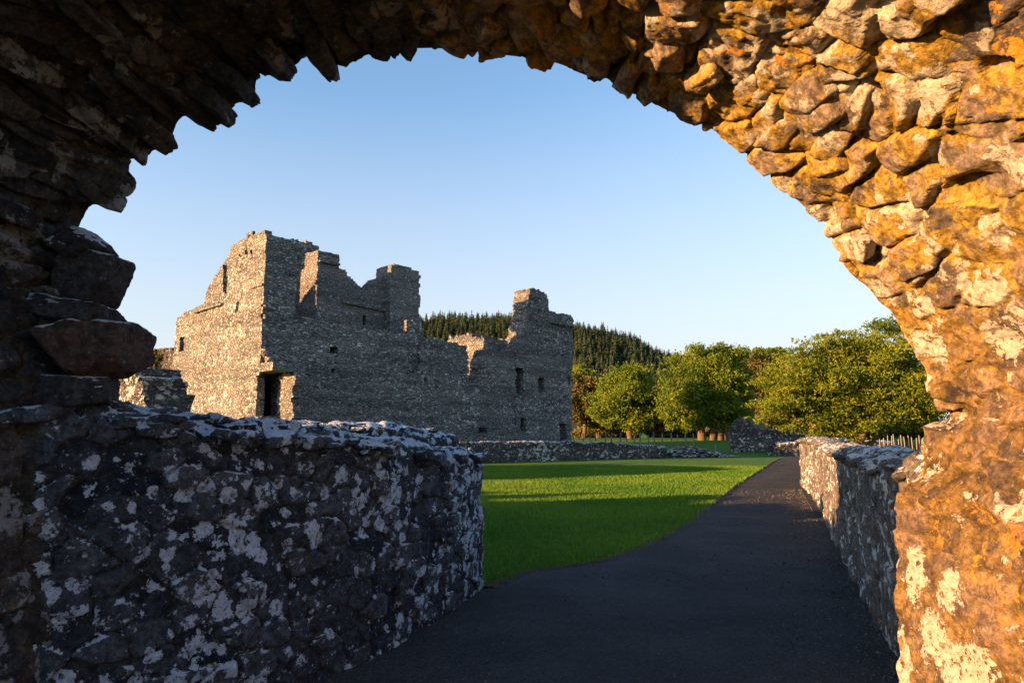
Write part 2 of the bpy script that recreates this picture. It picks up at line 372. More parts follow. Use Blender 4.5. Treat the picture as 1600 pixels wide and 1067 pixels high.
# pair both edges by Y so that the strips run across the path
def byY(C, y): return np.stack([np.interp(y, C[:, 1], C[:, 0]), y], 1)
Lm = L.copy(); Lm[:, 1] = np.maximum.accumulate(Lm[:, 1]+np.arange(len(Lm))*1e-6); Rm = R.copy(); Rm[:, 1] = np.maximum.accumulate(Rm[:, 1]+np.arange(len(Rm))*1e-6)
yy = -6+66*tt; PL = byY(Lm, yy); PR = byY(Rm, yy)
rag = fbm(np.stack([PL[:, 0]*2.2, PL[:, 1]*2.2, yy*0], -1), 4, 3)*.045; PL[:, 0] += rag
k = np.linspace(0, 1, 50); PP = PL[:, None]*(1-k[None, :, None])+PR[:, None]*k[None, :, None]
PZ = terrain(PP[..., 0], PP[..., 1])+.006
PZ[PP[..., 1] < 46] += 0.012*np.abs(fbm(np.stack([PP[..., 0], PP[..., 1], PP[..., 0]*0], -1)*.6, 3, 8))[PP[..., 1] < 46]
mesh_np('path', np.concatenate([PP, PZ[..., None]], -1).reshape(-1, 3), grid_quads(len(yy), len(k)), M_PATH, kind='structure',
        label='dark tarmac path curving between the lawn and the right wall', cat='path')

# hill behind the ruin
hx = np.linspace(-420, 330, 90); hy = np.linspace(230, 560, 60); HX, HY = np.meshgrid(hx, hy, indexing='ij')
ridge = np.interp(hx, [-420, -260, -200, -60, 10, 38, 62, 85, 102, 125, 160, 330], [8, 20, 52, 64, 64, 60, 54, 43, 26, 15, 6, 3])
def hill(x, y):
    r = np.interp(x, hx, ridge); return r*sstep(225, 420, y)*(1-.5*sstep(440, 560, y))+.5
HZ = hill(HX, HY)+2*fbm(np.stack([HX*.02, HY*.02, HX*0], -1), 3, 2)
HZ[:, 0] = -1
mesh_np('hill', np.stack([HX, HY, HZ], -1).reshape(-1, 3), grid_quads(len(hx), len(hy)), M_HILL, kind='structure', label='low wooded hill behind the ruin', cat='hill')

# ------------------------------------------------------------------ the gateway arch
arch = empty('stone_arch', (0, 3.6, 0), label='massive rough gateway arch framing the view, golden lichen on its right side', cat='arch')
LO = np.array([-2.20, 3.80]); RO = np.array([2.10, 3.50]); AD = (RO-LO)/np.linalg.norm(RO-LO)
prof_px = [(170, 1500), (170, 1000), (172, 700), (165, 620), (150, 560), (150, 500), (130, 450), (120, 400), (123, 360), (132, 342), (150, 318), (177, 330), (181, 318), (198, 309), (222, 288), (207, 273), (191, 252), (191, 228),
           (198, 227), (216, 239), (256, 241), (258, 213), (267, 215), (276, 198), (294, 183), (312, 195), (330, 198), (365, 176), (365, 157), (396, 161), (402, 150), (399, 129), (414, 111), (426, 119), (459, 107), (480, 93), (493, 75), (506, 86), (522, 107),
           (564, 96), (600, 85), (660, 80), (740, 80), (756, 92), (800, 92), (838, 102), (870, 104), (925, 131), (945, 126), (962, 146), (1000, 157), (1028, 174), (1061, 188), (1115, 209), (1141, 230), (1164, 248), (1180, 262), (1206, 285), (1218, 295), (1244, 323), (1287, 352),
           (1288, 370), (1309, 394), (1307, 412), (1330, 440), (1349, 450), (1370, 480), (1389, 487), (1392, 500), (1410, 535), (1440, 573), (1447, 590), (1443, 602), (1460, 635), (1478, 640), (1475, 655), (1441, 660), (1436, 672), (1438, 720), (1430, 740), (1408, 752), (1399, 775), (1396, 900), (1400, 1100), (1404, 1500)]
prof = np.array([on_plane(px, py, LO, AD) for px, py in prof_px])      # (s, z) in the far face of the arch
prof, ul = smooth_line(prof, .0105, 2)
nU = len(prof); Ltot = ul[-1]
# smoother profile towards the viewer
ker = np.hanning(121); ker /= ker.sum(); pad = np.pad(prof, ((60, 60), (0, 0)), 'edge'); sm = np.stack([np.convolve(pad[:, k], ker, 'valid') for k in (0, 1)], 1)
frac = (prof[:, 0]-prof[:, 0].min())/(np.ptp(prof[:, 0]))        # 0 left .. 1 right
depth = 1.45+1.0*sstep(.45, .95, frac)
nV = 230; vv = np.linspace(0, 1, nV)
U = np.repeat(ul[:, None], nV, 1); Vd = vv[None, :]*depth[:, None]
AX = np.array([-.37, -.93])
# the jamb splays open towards the viewer on the right
spl = sstep(.40, .85, frac); AXF = np.stack([-.37+.50*spl, -.93-.06*spl], 1); AXF /= np.linalg.norm(AXF, axis=1, keepdims=True)
fade = sstep(.02, .42, Vd)[..., None]
SZ = prof[:, None]*(1-fade)+sm[:, None]*fade
P = np.zeros((nU, nV, 3))
P[..., 0] = LO[0]+AD[0]*SZ[..., 0]+AXF[:, :1]*Vd; P[..., 1] = LO[1]+AD[1]*SZ[..., 0]+AXF[:, 1:]*Vd; P[..., 2] = SZ[..., 1]
N = grid_normals(P)
cen = np.array([0, 3.0, 1.6]); sgn = np.sign(((cen-P)*N).sum(-1)).mean(); N = N*(1 if sgn > 0 else -1)
fr = frac[:, None]+0*Vd
q = np.stack([P[..., 0], P[..., 1], P[..., 2]], -1)
wu = .35*fbm(q*1.4, 3, 11); wv = .35*fbm(q*1.4+9, 3, 12)
# left haunch: thin radiating slabs; right side: larger, half buried in mortar
gL, idL, id2L, ouL, ovL = cells((U/.145)+wu, (Vd/.34)+wv*.6, 21, .9, 4)
gR, idR, id2R, ouR, ovR = cells((U/.19)+wu, (Vd/.27)+wv, 22, .95, 3)
gP, idP, id2P, ouP, ovP = cells((U/.15)+wu*.6, (Vd/.24)+wv*.6, 23, .85, 4)
tL = (id2L-.5)*1.0
hL = .026*(idL*2-1)-.075*ouL*(.1+idL)+.06*ovL*(id2L-.5)*2
lowL = 1-sstep(1.25, 1.9, q[..., 2])
hP = .022*(idP*2-1)+.05*(id2P-.5)*ouP+.05*(idP-.5)*ovP; eP = sstep(0, .12, gP); hP = hP*eP-.022*(1-eP)
hR = .036*(idR*2-1)+.10*(id2R-.5)*ouR+.09*(idR-.4)*ovR+.10*np.exp(-((fr-.55)/.15)**2)*ouR
eL = sstep(.02, .22, gL); eR = sstep(.0, .20, gR)
hL = -.028*(1-eL)+hL*eL; hL = hL*(1-lowL)+hP*lowL; eL = eL*(1-lowL)+eP*lowL; idL = np.where(lowL > .5, idP, idL)
deep = sstep(.78, .95, idR)
hR = (-.018-.05*hsh((idR*999).astype(int), (id2R*999).astype(int)))*(1-eR)+hR*eR*(.35+.65*sstep(-.25, .35, fbm(q*1.1+4, 3, 6)))
lw = 1-sstep(.42, .62, fr)
mid = np.exp(-((fr-.52)/.17)**2)          # the crown, deeply pitted
h = hL*lw+hR*(1-lw)*(1+.5*mid)
joint = eL*lw+eR*(1-lw); cell = np.where(lw > .5, idL, idR)
# plaster-like mortar swallows some stones on the right
cover = sstep(.05, .45, fbm(q*1.9+20, 4, 15))*(1-lw)*sstep(.6, .75, fr)
joint = joint*(1-.7*cover); h = h*(1-.6*cover)
pit = sstep(.62, .80, vnoise(q*7.5, 44)*.5+.5)*(1-lw)
h = h-.055*pit*(.35+mid)*(1-.8*lw)
rg = 1-np.abs(fbm(q*9, 4, 39, .55))
pl_ = sstep(.66, .82, fr)
gS, idS, i2S, ouS, ovS = cells(U/.085+.3*fbm(q*3, 2, 81), Vd/.13+.3*fbm(q*3+4, 2, 82), 83, .95, 2.5)
gT, idT, i2T, ouT, ovT = cells((U*.8+Vd*.6)/.036+.2*fbm(q*6, 2, 84), (Vd*.8-U*.6)/.055+.2*fbm(q*6+4, 2, 85), 86, .95, 2.2)
eS_ = sstep(0, .25, gS)
fac = .016*(idS-.5)+.055*(idS-.5)*ouS*.6+.05*(i2S-.5)*ovS*.6+.008*(idT-.5)+.016*(i2T-.5)*ouT
crack = 1-sstep(0, .07, np.where(idR > .5, gR, gS+.03))
sock = sstep(.93, .94, id2R)*eR*(1-lw)
gB, idB, i2B, ouB, ovB = cells(U/.36+wu, Vd/.46+wv, 24, .95, 3)
nearm = sstep(.85, 1.35, Vd+.25*fbm(q*2.2, 3, 26))*(1-lw)
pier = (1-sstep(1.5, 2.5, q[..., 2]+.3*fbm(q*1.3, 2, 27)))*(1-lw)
eB = sstep(0, .06, gB); hB = (.034*(idB*2-1)+.10*(i2B-.5)*ouB+.10*(idB-.5)*ovB)*eB-.022*(1-eB)
hQ = (.014*(idP*2-1)+.05*(id2P-.5)*ouP+.05*(idP-.5)*ovP)*eP-.010*(1-eP)
h = h*(1-.72*nearm)+hB*nearm; h = h*(1-.8*pier)+pier*(hQ*1.3+.018*fbm(q*3.5, 5, 29, .55))
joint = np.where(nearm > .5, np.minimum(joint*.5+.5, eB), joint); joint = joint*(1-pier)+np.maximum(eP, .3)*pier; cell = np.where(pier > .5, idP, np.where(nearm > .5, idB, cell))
sock = sock*(1-nearm)*(1-pier)+.8*sstep(.955, .96, idS)*eS_*(nearm+pier).clip(0, 1)*(1-lw)

h = h*(1-.15*pl_)-.07*sock+(fac-.014*crack)*(.55+.45*(1-lw))*(1-.45*pl_)*(1-.25*pier)*(1-.15*nearm)+.022*pl_*fbm(q*1.7, 3, 71, .5)+.014*fbm(q*3.2, 5, 31, .5)+.006*fbm(q*15, 3, 33, .55)+.003*vnoise(q*45, 34)
low = sstep(.3, 1.2, q[..., 2]); h = h*(.65+.35*low)
P2 = P+N*h[..., None]
# solid outer shell: near face, back and far face
def outward(k):  # outer offset in the (s, z) plane
    t = np.gradient(prof, axis=0); n = np.stack([t[:, 1], -t[:, 0]], 1)
    c = np.array([prof[:, 0].mean(), 1.2]); sg = np.sign(((prof-c)*n).sum(1)).mean(); n = n*sg
    n /= np.linalg.norm(n, axis=1, keepdims=True)
    ker2 = np.hanning(201); ker2 /= ker2.sum()
    n = np.stack([np.convolve(np.pad(n[:, i], 100, 'edge'), ker2, 'valid') for i in (0, 1)], 1)
    n /= np.linalg.norm(n, axis=1, keepdims=True); return n*k
def ring(off, vcol):  # a ring of points at depth column vcol pushed outward
    o = outward(off); base = sm if vcol == -1 else prof
    s_ = base[:, 0]+o[:, 0]; z_ = base[:, 1]+o[:, 1]; d = depth if vcol == -1 else 0*depth
    if vcol == -1: d = depth-.5*off*0.3
    return np.stack([LO[0]+AD[0]*s_+AXF[:, 0]*d, LO[1]+AD[1]*s_+AXF[:, 1]*d, z_], 1)
def roughen(G, amp, seed):
    g, i_, i2, _, _ = cells(np.repeat((ul/.28)[:, None], G.shape[1], 1), np.linspace(0, 5, G.shape[1])[None, :]+0*G[..., 0], seed, .8, 4)
    n_ = grid_normals(G); e_ = sstep(0, .2, g); wgt = np.sin(np.linspace(0, math.pi, G.shape[1]))[None, :]
    return G+n_*((amp*((i_-.5)*2)*e_+.02*fbm(G*4, 4, seed))*np.minimum(1, wgt*4))[..., None], e_, i_
offs = np.linspace(0, 1.0, 40)
nearF = np.stack([P2[:, -1]]+[ring(o_, -1) for o_ in offs[1:]], 1)
farF = np.stack([P2[:, 0]]+[ring(o_, 0) for o_ in offs[1:]], 1)
k_ = np.linspace(0, 1, 40)[None, :, None]; backF = nearF[:, -1][:, None]*(1-k_)+farF[:, -1][:, None]*k_
nearR, e1, c1 = roughen(nearF, .03, 61); farR, e2, c2 = roughen(farF, .02, 62); backR, e3, c3 = roughen(backF, .03, 63)
Vs = [P2.reshape(-1, 3)]; Qs = [grid_quads(nU, nV)]; js = [joint.ravel()]; cs = [cell.ravel()]; off = nU*nV
for G_, e_, c_ in ((nearR, e1, c1), (farR, e2, c2), (backR, e3, c3)):
    Vs.append(G_.reshape(-1, 3)); Qs.append(grid_quads(nU, 40, off)); js.append(e_.ravel()); cs.append(c_.ravel()); off += nU*40
Vall = np.vstack(Vs); Vall[:, 1] -= 3.6
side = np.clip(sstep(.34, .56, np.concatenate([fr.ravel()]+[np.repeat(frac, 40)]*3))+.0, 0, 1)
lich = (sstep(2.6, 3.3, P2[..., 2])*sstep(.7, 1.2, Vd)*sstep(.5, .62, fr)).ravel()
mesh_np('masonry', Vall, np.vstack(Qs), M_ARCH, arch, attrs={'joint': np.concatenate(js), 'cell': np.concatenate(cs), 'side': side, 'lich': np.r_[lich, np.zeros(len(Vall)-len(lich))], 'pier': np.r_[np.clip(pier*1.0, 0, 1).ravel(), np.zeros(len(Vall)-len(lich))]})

# jutting stones: slabs that stick out of the left haunch and crown
def slab(R_, px, py, ln, wd, th, ang, v=.15, seed=0, lv=4, planes=8, tilt=0):
    """px,py centre; ang = direction of the long axis in the arch plane (deg, from +s towards +z); v = depth towards the viewer"""
    s_, z_ = on_plane(px, py, LO+AX*v, AD)
    a = math.radians(ang); ex = np.array([AD[0]*math.cos(a), AD[1]*math.cos(a), math.sin(a)])
    ez = np.array([-AD[0]*math.sin(a), -AD[1]*math.sin(a), math.cos(a)]); ey = np.cross(ez, ex)
    if tilt:
        t = math.radians(tilt); ez, ey = ez*math.cos(t)+ey*math.sin(t), ey*math.cos(t)-ez*math.sin(t)
    O = LO+AX*v
    R_.add((O[0]+AD[0]*s_, O[1]+AD[1]*s_-3.6, z_), (ln, wd, th), np.array([ex, ey, ez]), seed, lv, planes)
RK = Rocks()
rs = random.Random(5)
spikes = [(196, 302, 34, -32), (205, 268, 30, -42), (236, 226, 40, -18), (168, 322, 30, -25), (345, 178, 36, -30), (382, 148, 28, -30), (440, 100, 34, -40), (520, 88, 34, -75), (255, 222, 26, -40), (318, 182, 32, -35)]
for i, (x, y, l, a) in enumerate(spikes[4:]):
    slab(RK, x-20, y-16, l*.0042, .18, .06, a, .14, 100+i)
for i in range(46):      # more slab ends over the shaded left soffit
    u_ = rs.uniform(.27, .50); j = int(u_*nU); iv_ = int(rs.uniform(.04, .8)*nV)
    pos = P[j, iv_].copy(); nn = N[j, iv_]; tn = P[min(j+3, nU-1), iv_]-P[j, iv_]; tn /= np.linalg.norm(tn)+1e-9
    nn = nn+tn*rs.uniform(-.5, .1); nn /= np.linalg.norm(nn); dd_ = np.cross(nn, tn); dd_ /= np.linalg.norm(dd_); tn = np.cross(dd_, nn)
    pos[1] -= 3.6
    pos = pos-nn*.045
    RK.add(pos, (rs.uniform(.07, .11), rs.uniform(.12, .24), rs.uniform(.03, .06)), np.array([nn, dd_, tn]), 300+i, 4, 8)
for i in range(40):      # rounded blocks over the sunlit right side
    u_ = rs.uniform(.44, .74); j = int(u_*nU); iv_ = int(rs.uniform(.03, .5)*nV)
    pos = P[j, iv_].copy(); nn = N[j, iv_]; tn = P[min(j+3, nU-1), iv_]-P[j, iv_]; tn /= np.linalg.norm(tn)+1e-9
    nn = nn+tn*rs.uniform(-.3, .5); nn /= np.linalg.norm(nn); dd_ = np.cross(nn, tn); dd_ /= np.linalg.norm(dd_); tn = np.cross(dd_, nn)
    a_ = rs.uniform(-.5, .5); tn, dd_ = tn*math.cos(a_)+dd_*math.sin(a_), dd_*math.cos(a_)-tn*math.sin(a_)
    pos[1] -= 3.6; pos = pos-nn*rs.uniform(.02, .06)
    RK.add(pos, (rs.uniform(.05, .09), rs.uniform(.08, .17), rs.uniform(.045, .10)), np.array([nn, dd_, tn]), 600+i, 4, 9)
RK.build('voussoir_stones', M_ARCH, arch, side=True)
def single(px, py, ln, wd, th, ang, v, seed, mat, lab=None, tilt=0):
    r = Rocks(); slab(r, px, py, ln, wd, th, ang, v, seed, 5, 10, tilt)
    return r.build('jutting_block', mat, arch, side=True, label=lab)
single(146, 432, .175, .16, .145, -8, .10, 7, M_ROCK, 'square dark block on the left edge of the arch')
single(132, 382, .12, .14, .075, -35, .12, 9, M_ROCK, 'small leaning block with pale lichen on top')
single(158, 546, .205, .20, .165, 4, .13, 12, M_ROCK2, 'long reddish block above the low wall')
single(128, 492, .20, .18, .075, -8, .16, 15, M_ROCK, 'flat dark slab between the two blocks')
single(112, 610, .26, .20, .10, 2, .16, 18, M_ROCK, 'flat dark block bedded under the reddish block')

# ------------------------------------------------------------------ swept rubble walls
def sweep_wall(name, front, hs, hw, side, mat, step=.02, cw=.24, chh=.17, amp=.03, seed=1, closed_ends=(True, True), batter=.04, rnd=.12, coarse_top=.04, coping=0, **kw):
    """front: plan line of the visible face; hs: (x-index heights along it); side=+1 puts the body to the left of the line's direction"""
    fr_, t = smooth_line(front, step, 3)
    H = np.interp(t/t[-1], np.linspace(0, 1, len(hs)), hs)
    tg = np.gradient(fr_, axis=0); tg /= np.linalg.norm(tg, axis=1, keepdims=True); nl = np.stack([-tg[:, 1], tg[:, 0]], 1)*side
    cl = fr_+nl*hw; n = len(fr_)
    outl = [fr_]; cen_ = [cl]; Hh = [H]
    m = max(6, int(math.pi*hw/step))
    def cap(c, a0, nvec, tvec):
        th = np.linspace(0, math.pi, m)[1:-1]
        return np.stack([c-nvec*hw*math.cos(x)+tvec*hw*math.sin(x) for x in th])
    e = cap(cl[-1], 0, nl[-1], tg[-1]); outl.append(e); cen_.append(np.repeat(cl[-1:], len(e), 0)); Hh.append(np.full(len(e), H[-1]))
    outl.append((fr_+2*nl*hw)[::-1]); cen_.append(cl[::-1]); Hh.append(H[::-1])
    s_ = cap(cl[0], 0, -nl[0], -tg[0]); outl.append(s_); cen_.append(np.repeat(cl[:1], len(s_), 0)); Hh.append(np.full(len(s_), H[0]))
    O = np.vstack(outl); C_ = np.vstack(cen_); Hv = np.concatenate(Hh)
    O = np.vstack([O, O[:1]]); C_ = np.vstack([C_, C_[:1]]); Hv = np.r_[Hv, Hv[:1]]
    sl_ = np.r_[0, np.cumsum(np.linalg.norm(np.diff(O, axis=0), axis=1))]
    hmax = max(hs); nz = int(hmax/step); ni = max(6, int((hw+.5*rnd)/step))
    zz = np.linspace(0, 1, nz); kk = np.linspace(0, 1, ni+1)[1:]
    inward = (C_-O); inward /= np.maximum(np.linalg.norm(inward, axis=1, keepdims=True), 1e-6)
    topn = fbm(np.stack([C_[:, 0]*2.2, C_[:, 1]*2.2, C_[:, 0]*0+seed], -1), 4, seed)*.045
    Ht = Hv+topn
    prof_out = []; pc = []
    for z in zz:
        hh = -.15+(Ht-rnd+.15)*z
        prof_out.append(np.concatenate([O+inward*(batter*z), hh[:, None]], 1)); pc.append(hh)
    for kx in kk:
        a = min(1, kx*2.2)*math.pi/2
        ins = batter+(hw-batter)*kx; hh = Ht-rnd+rnd*math.sin(a)
        prof_out.append(np.concatenate([O+inward*ins, hh[:, None]], 1)); pc.append(Ht-rnd+ins+.0*hh)
    G = np.stack(prof_out, 1); PC = np.stack(pc, 1)
    N_ = grid_normals(G)
    mid_ = np.concatenate([C_, (Hv*.5)[:, None]], 1)[:, None]; N_ *= np.sign(((G-mid_)*N_).sum(-1).mean())
    wgt = np.ones(G.shape[1]); wgt[-int(ni*.5):] = np.linspace(1, 0, int(ni*.5))
    wx = .3*fbm(G*1.6, 3, seed+2); wy = .3*fbm(G*1.6+7, 3, seed+3)
    g_, id_, i2, ou, ov = cells((sl_/cw)[:, None]+wx, PC/chh+wy, seed, .85, 3.5)
    e_ = sstep(.0, .10, g_)
    h_ = (amp*.75*(id_*2-1)+amp*1.5*(i2-.5)*ou+amp*1.5*(id_-.5)*ov)*e_-amp*.95*(1-e_)
    h_ = h_*wgt[None]+.018*fbm(G*4, 5, seed+9, .55)+.009*fbm(G*14, 5, seed+10, .65)
    d3 = fbm(G*6.5, 4, seed+14)*.03*(1-wgt[None])
    up = np.zeros_like(N_); up[..., 2] = 1
    Nn = N_*wgt[None, :, None]+up*(1-wgt[None, :, None])
    G2 = G+Nn*(h_+d3)[..., None]
    n0, n1 = G2.shape[:2]; V_ = G2.reshape(-1, 3).copy()
    base = np.array([C_[:, 0].mean(), C_[:, 1].mean(), 0]); V_ -= base
    root = empty(name, tuple(base), **kw)
    mesh_np('rubble_face', V_, grid_quads(n0, n1), mat, root, attrs={'cell': id_.ravel(), 'joint': e_.ravel()})
    if coping:
        r = Rocks(); rr = random.Random(seed+3)
        for i in range(coping):
            j = rr.randrange(4, n-4); kx = rr.uniform(0, 2); c = fr_[j]+nl[j]*hw*kx
            th = math.atan2(tg[j][1], tg[j][0])+rr.uniform(-.5, .5); tl = rr.uniform(-.25, .25)
            ex = np.array([math.cos(th), math.sin(th), tl]); ex /= np.linalg.norm(ex); ez = np.array([rr.uniform(-.3, .3), rr.uniform(-.3, .3), 1]); ey = np.cross(ez, ex); ey /= np.linalg.norm(ey); ez = np.cross(ex, ey)
            sz = rr.uniform(.6, 1.25)
            edge = abs(kx-1); zc = H[j]-.03-.09*edge**3
            r.add((c[0]-base[0], c[1]-base[1], zc), (.13*sz, .085*sz, .036*sz), np.array([ex, ey, ez]), seed*50+i, 3, 8)
        r.build('coping_stones', mat, root)
    return root

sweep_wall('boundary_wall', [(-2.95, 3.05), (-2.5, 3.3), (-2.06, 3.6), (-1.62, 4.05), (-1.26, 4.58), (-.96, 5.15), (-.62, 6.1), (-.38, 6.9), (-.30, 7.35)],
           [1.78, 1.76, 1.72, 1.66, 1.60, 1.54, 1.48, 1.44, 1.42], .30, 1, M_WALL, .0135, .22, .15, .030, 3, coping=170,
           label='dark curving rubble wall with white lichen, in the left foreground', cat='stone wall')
sweep_wall('boundary_wall', [(2.25, 3.80), (2.48, 4.43), (3.2, 6.4), (4.1, 8.75), (5.6, 12.5), (7.35, 17), (8.25, 19.6), (8.75, 21.2), (9.6, 22.6), (11, 23.6)],
           [1.42, 1.42, 1.40, 1.40, 1.40, 1.42, 1.44, 1.44, 1.42, 1.40], .30, -1, M_WALLR, .028, .22, .16, .026, 8, coping=420,
           label='long lichened rubble wall running along the right edge of the path', cat='stone wall')
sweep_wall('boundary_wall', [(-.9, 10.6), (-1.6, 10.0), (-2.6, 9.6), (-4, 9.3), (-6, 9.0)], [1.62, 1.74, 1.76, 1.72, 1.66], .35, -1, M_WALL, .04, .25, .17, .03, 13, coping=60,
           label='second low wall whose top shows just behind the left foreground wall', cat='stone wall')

# the wall across the far side of the lawn with its tumbled end
def G2(px, py): g = ground(px, py); return (g.x, g.y)
fw = [(-14, 30.5), (-6, 33.5)]+[G2(758, 723), G2(860, 720), G2(950, 717.5), G2(1010, 716.5), G2(1040, 716)]
sweep_wall('boundary_wall', fw, [1.15, 1.15, 1.12, 1.10, 1.12, 1.05, .75], .35, 1, M_FAR2, .10, .3, .2, .04, 17, coping=160,
           label='long low wall across the far side of the lawn, below the ruin', cat='stone wall')
r = Rocks(); rr = random.Random(4)
pc_ = G2(1075, 714)
for i in range(230):
    a, b = rr.gauss(0, 1.25), rr.gauss(0, .7); z = max(0, .62*math.exp(-(a*a/4+b*b/1.2))-rr.random()*.12)
    r.add((a, b+.35*a*.3, z), (rr.uniform(.12, .26), rr.uniform(.1, .2), rr.uniform(.07, .13)), None, 900+i, 2, 7)
rp = empty('rubble_heap', (pc_[0], pc_[1], 0), label='heap of tumbled pale stones at the end of the far low wall', cat='rubble heap')
r.build('fallen_stones', M_FAR2, rp)

# ------------------------------------------------------------------ panel walls for the ruins
def inpoly(x, y, poly):
    r_ = np.zeros(x.shape, bool); n = len(poly)
    for i in range(n):
        x1, y1 = poly[i]; x2, y2 = poly[(i+1) % n]
        if y1 == y2: continue
        c = ((y1 > y) != (y2 > y)) & (x < (x2-x1)*(y-y1)/(y2-y1)+x1); r_ ^= c
    return r_
def panel(name, root, poly, holes, O, D, B, th, mat, g=.14, seed=0, rag=.12, relief=.05, label=None):
    """wall in the vertical plane O + s*D; B = horizontal unit vector into the wall; poly and holes in (s, z)"""
    ps = np.array(poly); s0, z0 = ps.min(0)-g; s1, z1 = ps.max(0)+g
    ns = int((s1-s0)/g)+1; nz_ = int((z1-z0)/g)+1
    sc_ = s0+(np.arange(ns)+.5)*g; zc_ = z0+(np.arange(nz_)+.5)*g; S, Z = np.meshgrid(sc_, zc_, indexing='ij')
    q_ = np.stack([S*1.3, Z*1.3, S*0+seed], -1)
    js_, jz_ = rag*fbm(q_*2.5, 3, seed), rag*fbm(q_*2.5+5, 3, seed+1)
    jz_ += rag*.6*(hsh(np.floor(S/.35), np.floor(Z/.22), S*0+seed)-.5); js_ += rag*.7*(hsh(np.floor(Z/.22), np.floor(S/.5), S*0+seed)-.5)
    mk = inpoly(S+js_, Z+jz_, poly)
    for hp in holes: mk &= ~inpoly(S+js_*.15, Z+jz_*.15, hp)
    a = np.arange((ns+1)*(nz_+1)).reshape(ns+1, nz_+1); off = a.size
    sv = s0+np.arange(ns+1)*g; zv = z0+np.arange(nz_+1)*g; SV, ZV = np.meshgrid(sv, zv, indexing='ij')
    jv = .22*g
    SV = SV+jv*(hsh(SV*100, ZV*100, SV*0+seed)-.5)*2; ZV = ZV+jv*(hsh(SV*77, ZV*91, SV*0+seed+1)-.5)*2
    qq = np.stack([O[0]+SV*D[0], O[1]+SV*D[1], ZV], -1)
    gp, ci, c2_, _, _ = cells(SV/.34+.3*fbm(qq, 2, 3), ZV/.2, seed, .8, 4)
    dF = relief*((ci-.5)*1.2*sstep(0, .25, gp))+relief*.8*fbm(qq*.8, 4, seed+5)
    F_ = np.stack([O[0]+SV*D[0]-B[0]*dF, O[1]+SV*D[1]-B[1]*dF, ZV], -1)
    tb = th+relief*fbm(qq*.9+30, 3, seed+6)
    K_ = np.stack([O[0]+SV*D[0]+B[0]*tb, O[1]+SV*D[1]+B[1]*tb, ZV], -1)
    i, j = np.nonzero(mk); Q = []
    Q.append(np.stack([a[i, j], a[i+1, j], a[i+1, j+1], a[i, j+1]], 1)); Q.append(Q[0][:, ::-1]+off)
    mp_ = np.pad(mk, 1)
    for di, dj, e in ((-1, 0, ((0, 0), (0, 1))), (1, 0, ((1, 1), (1, 0))), (0, -1, ((1, 0), (0, 0))), (0, 1, ((0, 1), (1, 1)))):
        nb = mp_[i+1+di, j+1+dj]; ii, jj = i[~nb], j[~nb]
        v0 = a[ii+e[0][0], jj+e[0][1]]; v1 = a[ii+e[1][0], jj+e[1][1]]
        Q.append(np.stack([v0, v1, v1+off, v0+off], 1))
    Q = np.vstack(Q); V_ = np.vstack([F_.reshape(-1, 3), K_.reshape(-1, 3)])
    us, inv = np.unique(Q, return_inverse=True); V_ = V_[us]; Q = inv.reshape(Q.shape)
    V_ = V_-np.array(root.location[:])
    return mesh_np(name, V_, Q, mat, root, smooth=False, label=label)
def px_poly(pts, O, D): return [on_plane(x, y, O, D) for x, y in pts]
def rect(x0, y0, x1, y1): return [(x0, y0), (x1, y0), (x1, y1), (x0, y1)]

A0 = np.array([-12.6, 34.0]); u_ = np.array([.685, .728]); u_ /= np.linalg.norm(u_); v_ = np.array([-u_[1], u_[0]])
def W(u, v): return A0+u_*u+v_*v
ab = empty('ruined_abbey', (float(W(12, 4)[0]), float(W(12, 4)[1]), 0), label='great grey roofless abbey ruin with broken towers, its left face lit orange', cat='ruin')
# left, sunlit face
O = W(.02, 0)
pl = px_poly([(404, 364), (385, 371), (360, 386), (357, 404), (352, 408), (345, 420), (338, 428), (333, 440), (326, 449), (321, 462), (318, 476), (305, 480), (296, 485), (285, 490), (276, 497), (274, 530), (271, 560), (266, 580), (258, 604), (250, 625), (244, 660)], O, v_)
zmin = -.6
left_poly = [(.25, pl[0][1])]+pl[1:]+[(pl[-1][0]+.2, zmin), (.25, zmin)]
holes = [px_poly(rect(*r_), O, v_) for r_ in ((349, 411, 355, 458), (368.5, 473, 373, 488), (281.5, 527, 288, 549), (373, 396, 376.5, 401), (382, 392, 385.5, 398), (389, 390, 393, 396),
         (319, 477, 321, 480.5), (327, 476, 329, 479), (334, 474.5, 336, 477.5), (341, 472, 343, 475))]
panel('tower_side_wall', ab, left_poly, holes, O, v_, u_, .42, M_FAR, .11, 3, .07, label='sunlit left side of the tower')
# the front face of the tower and the main wall, one plane
O = W(0, 0)
fp = px_poly([(404, 365), (430, 370), (455, 374), (476, 377), (477, 392), (473, 402), (470, 418), (464, 430), (463, 462), (460, 492), (505, 500), (545, 507), (590, 514), (637, 525), (638, 582), (655, 580), (655, 543), (664, 530), (690, 530), (729, 541),
              (732, 566), (731, 600), (748, 606), (754, 590), (757, 560), (763, 546), (800, 549), (806, 548)], O, u_)
s_end = fp[-1][0]
front = [(0, fp[0][1])]+fp[1:]+[(s_end, zmin), (0, zmin)]
fh = [px_poly(p_, O, u_) for p_ in ([(405, 584), (442, 584), (442, 650), (399, 650), (399, 610)], rect(515, 543, 528, 551), rect(519, 577, 523, 581), rect(746, 668, 760, 677), rect(723, 592, 726, 596), rect(664, 590, 668, 595))]
panel('curtain_wall', ab, front, fh, O, u_, v_, 1.3, M_FAR, .12, 5, .08)
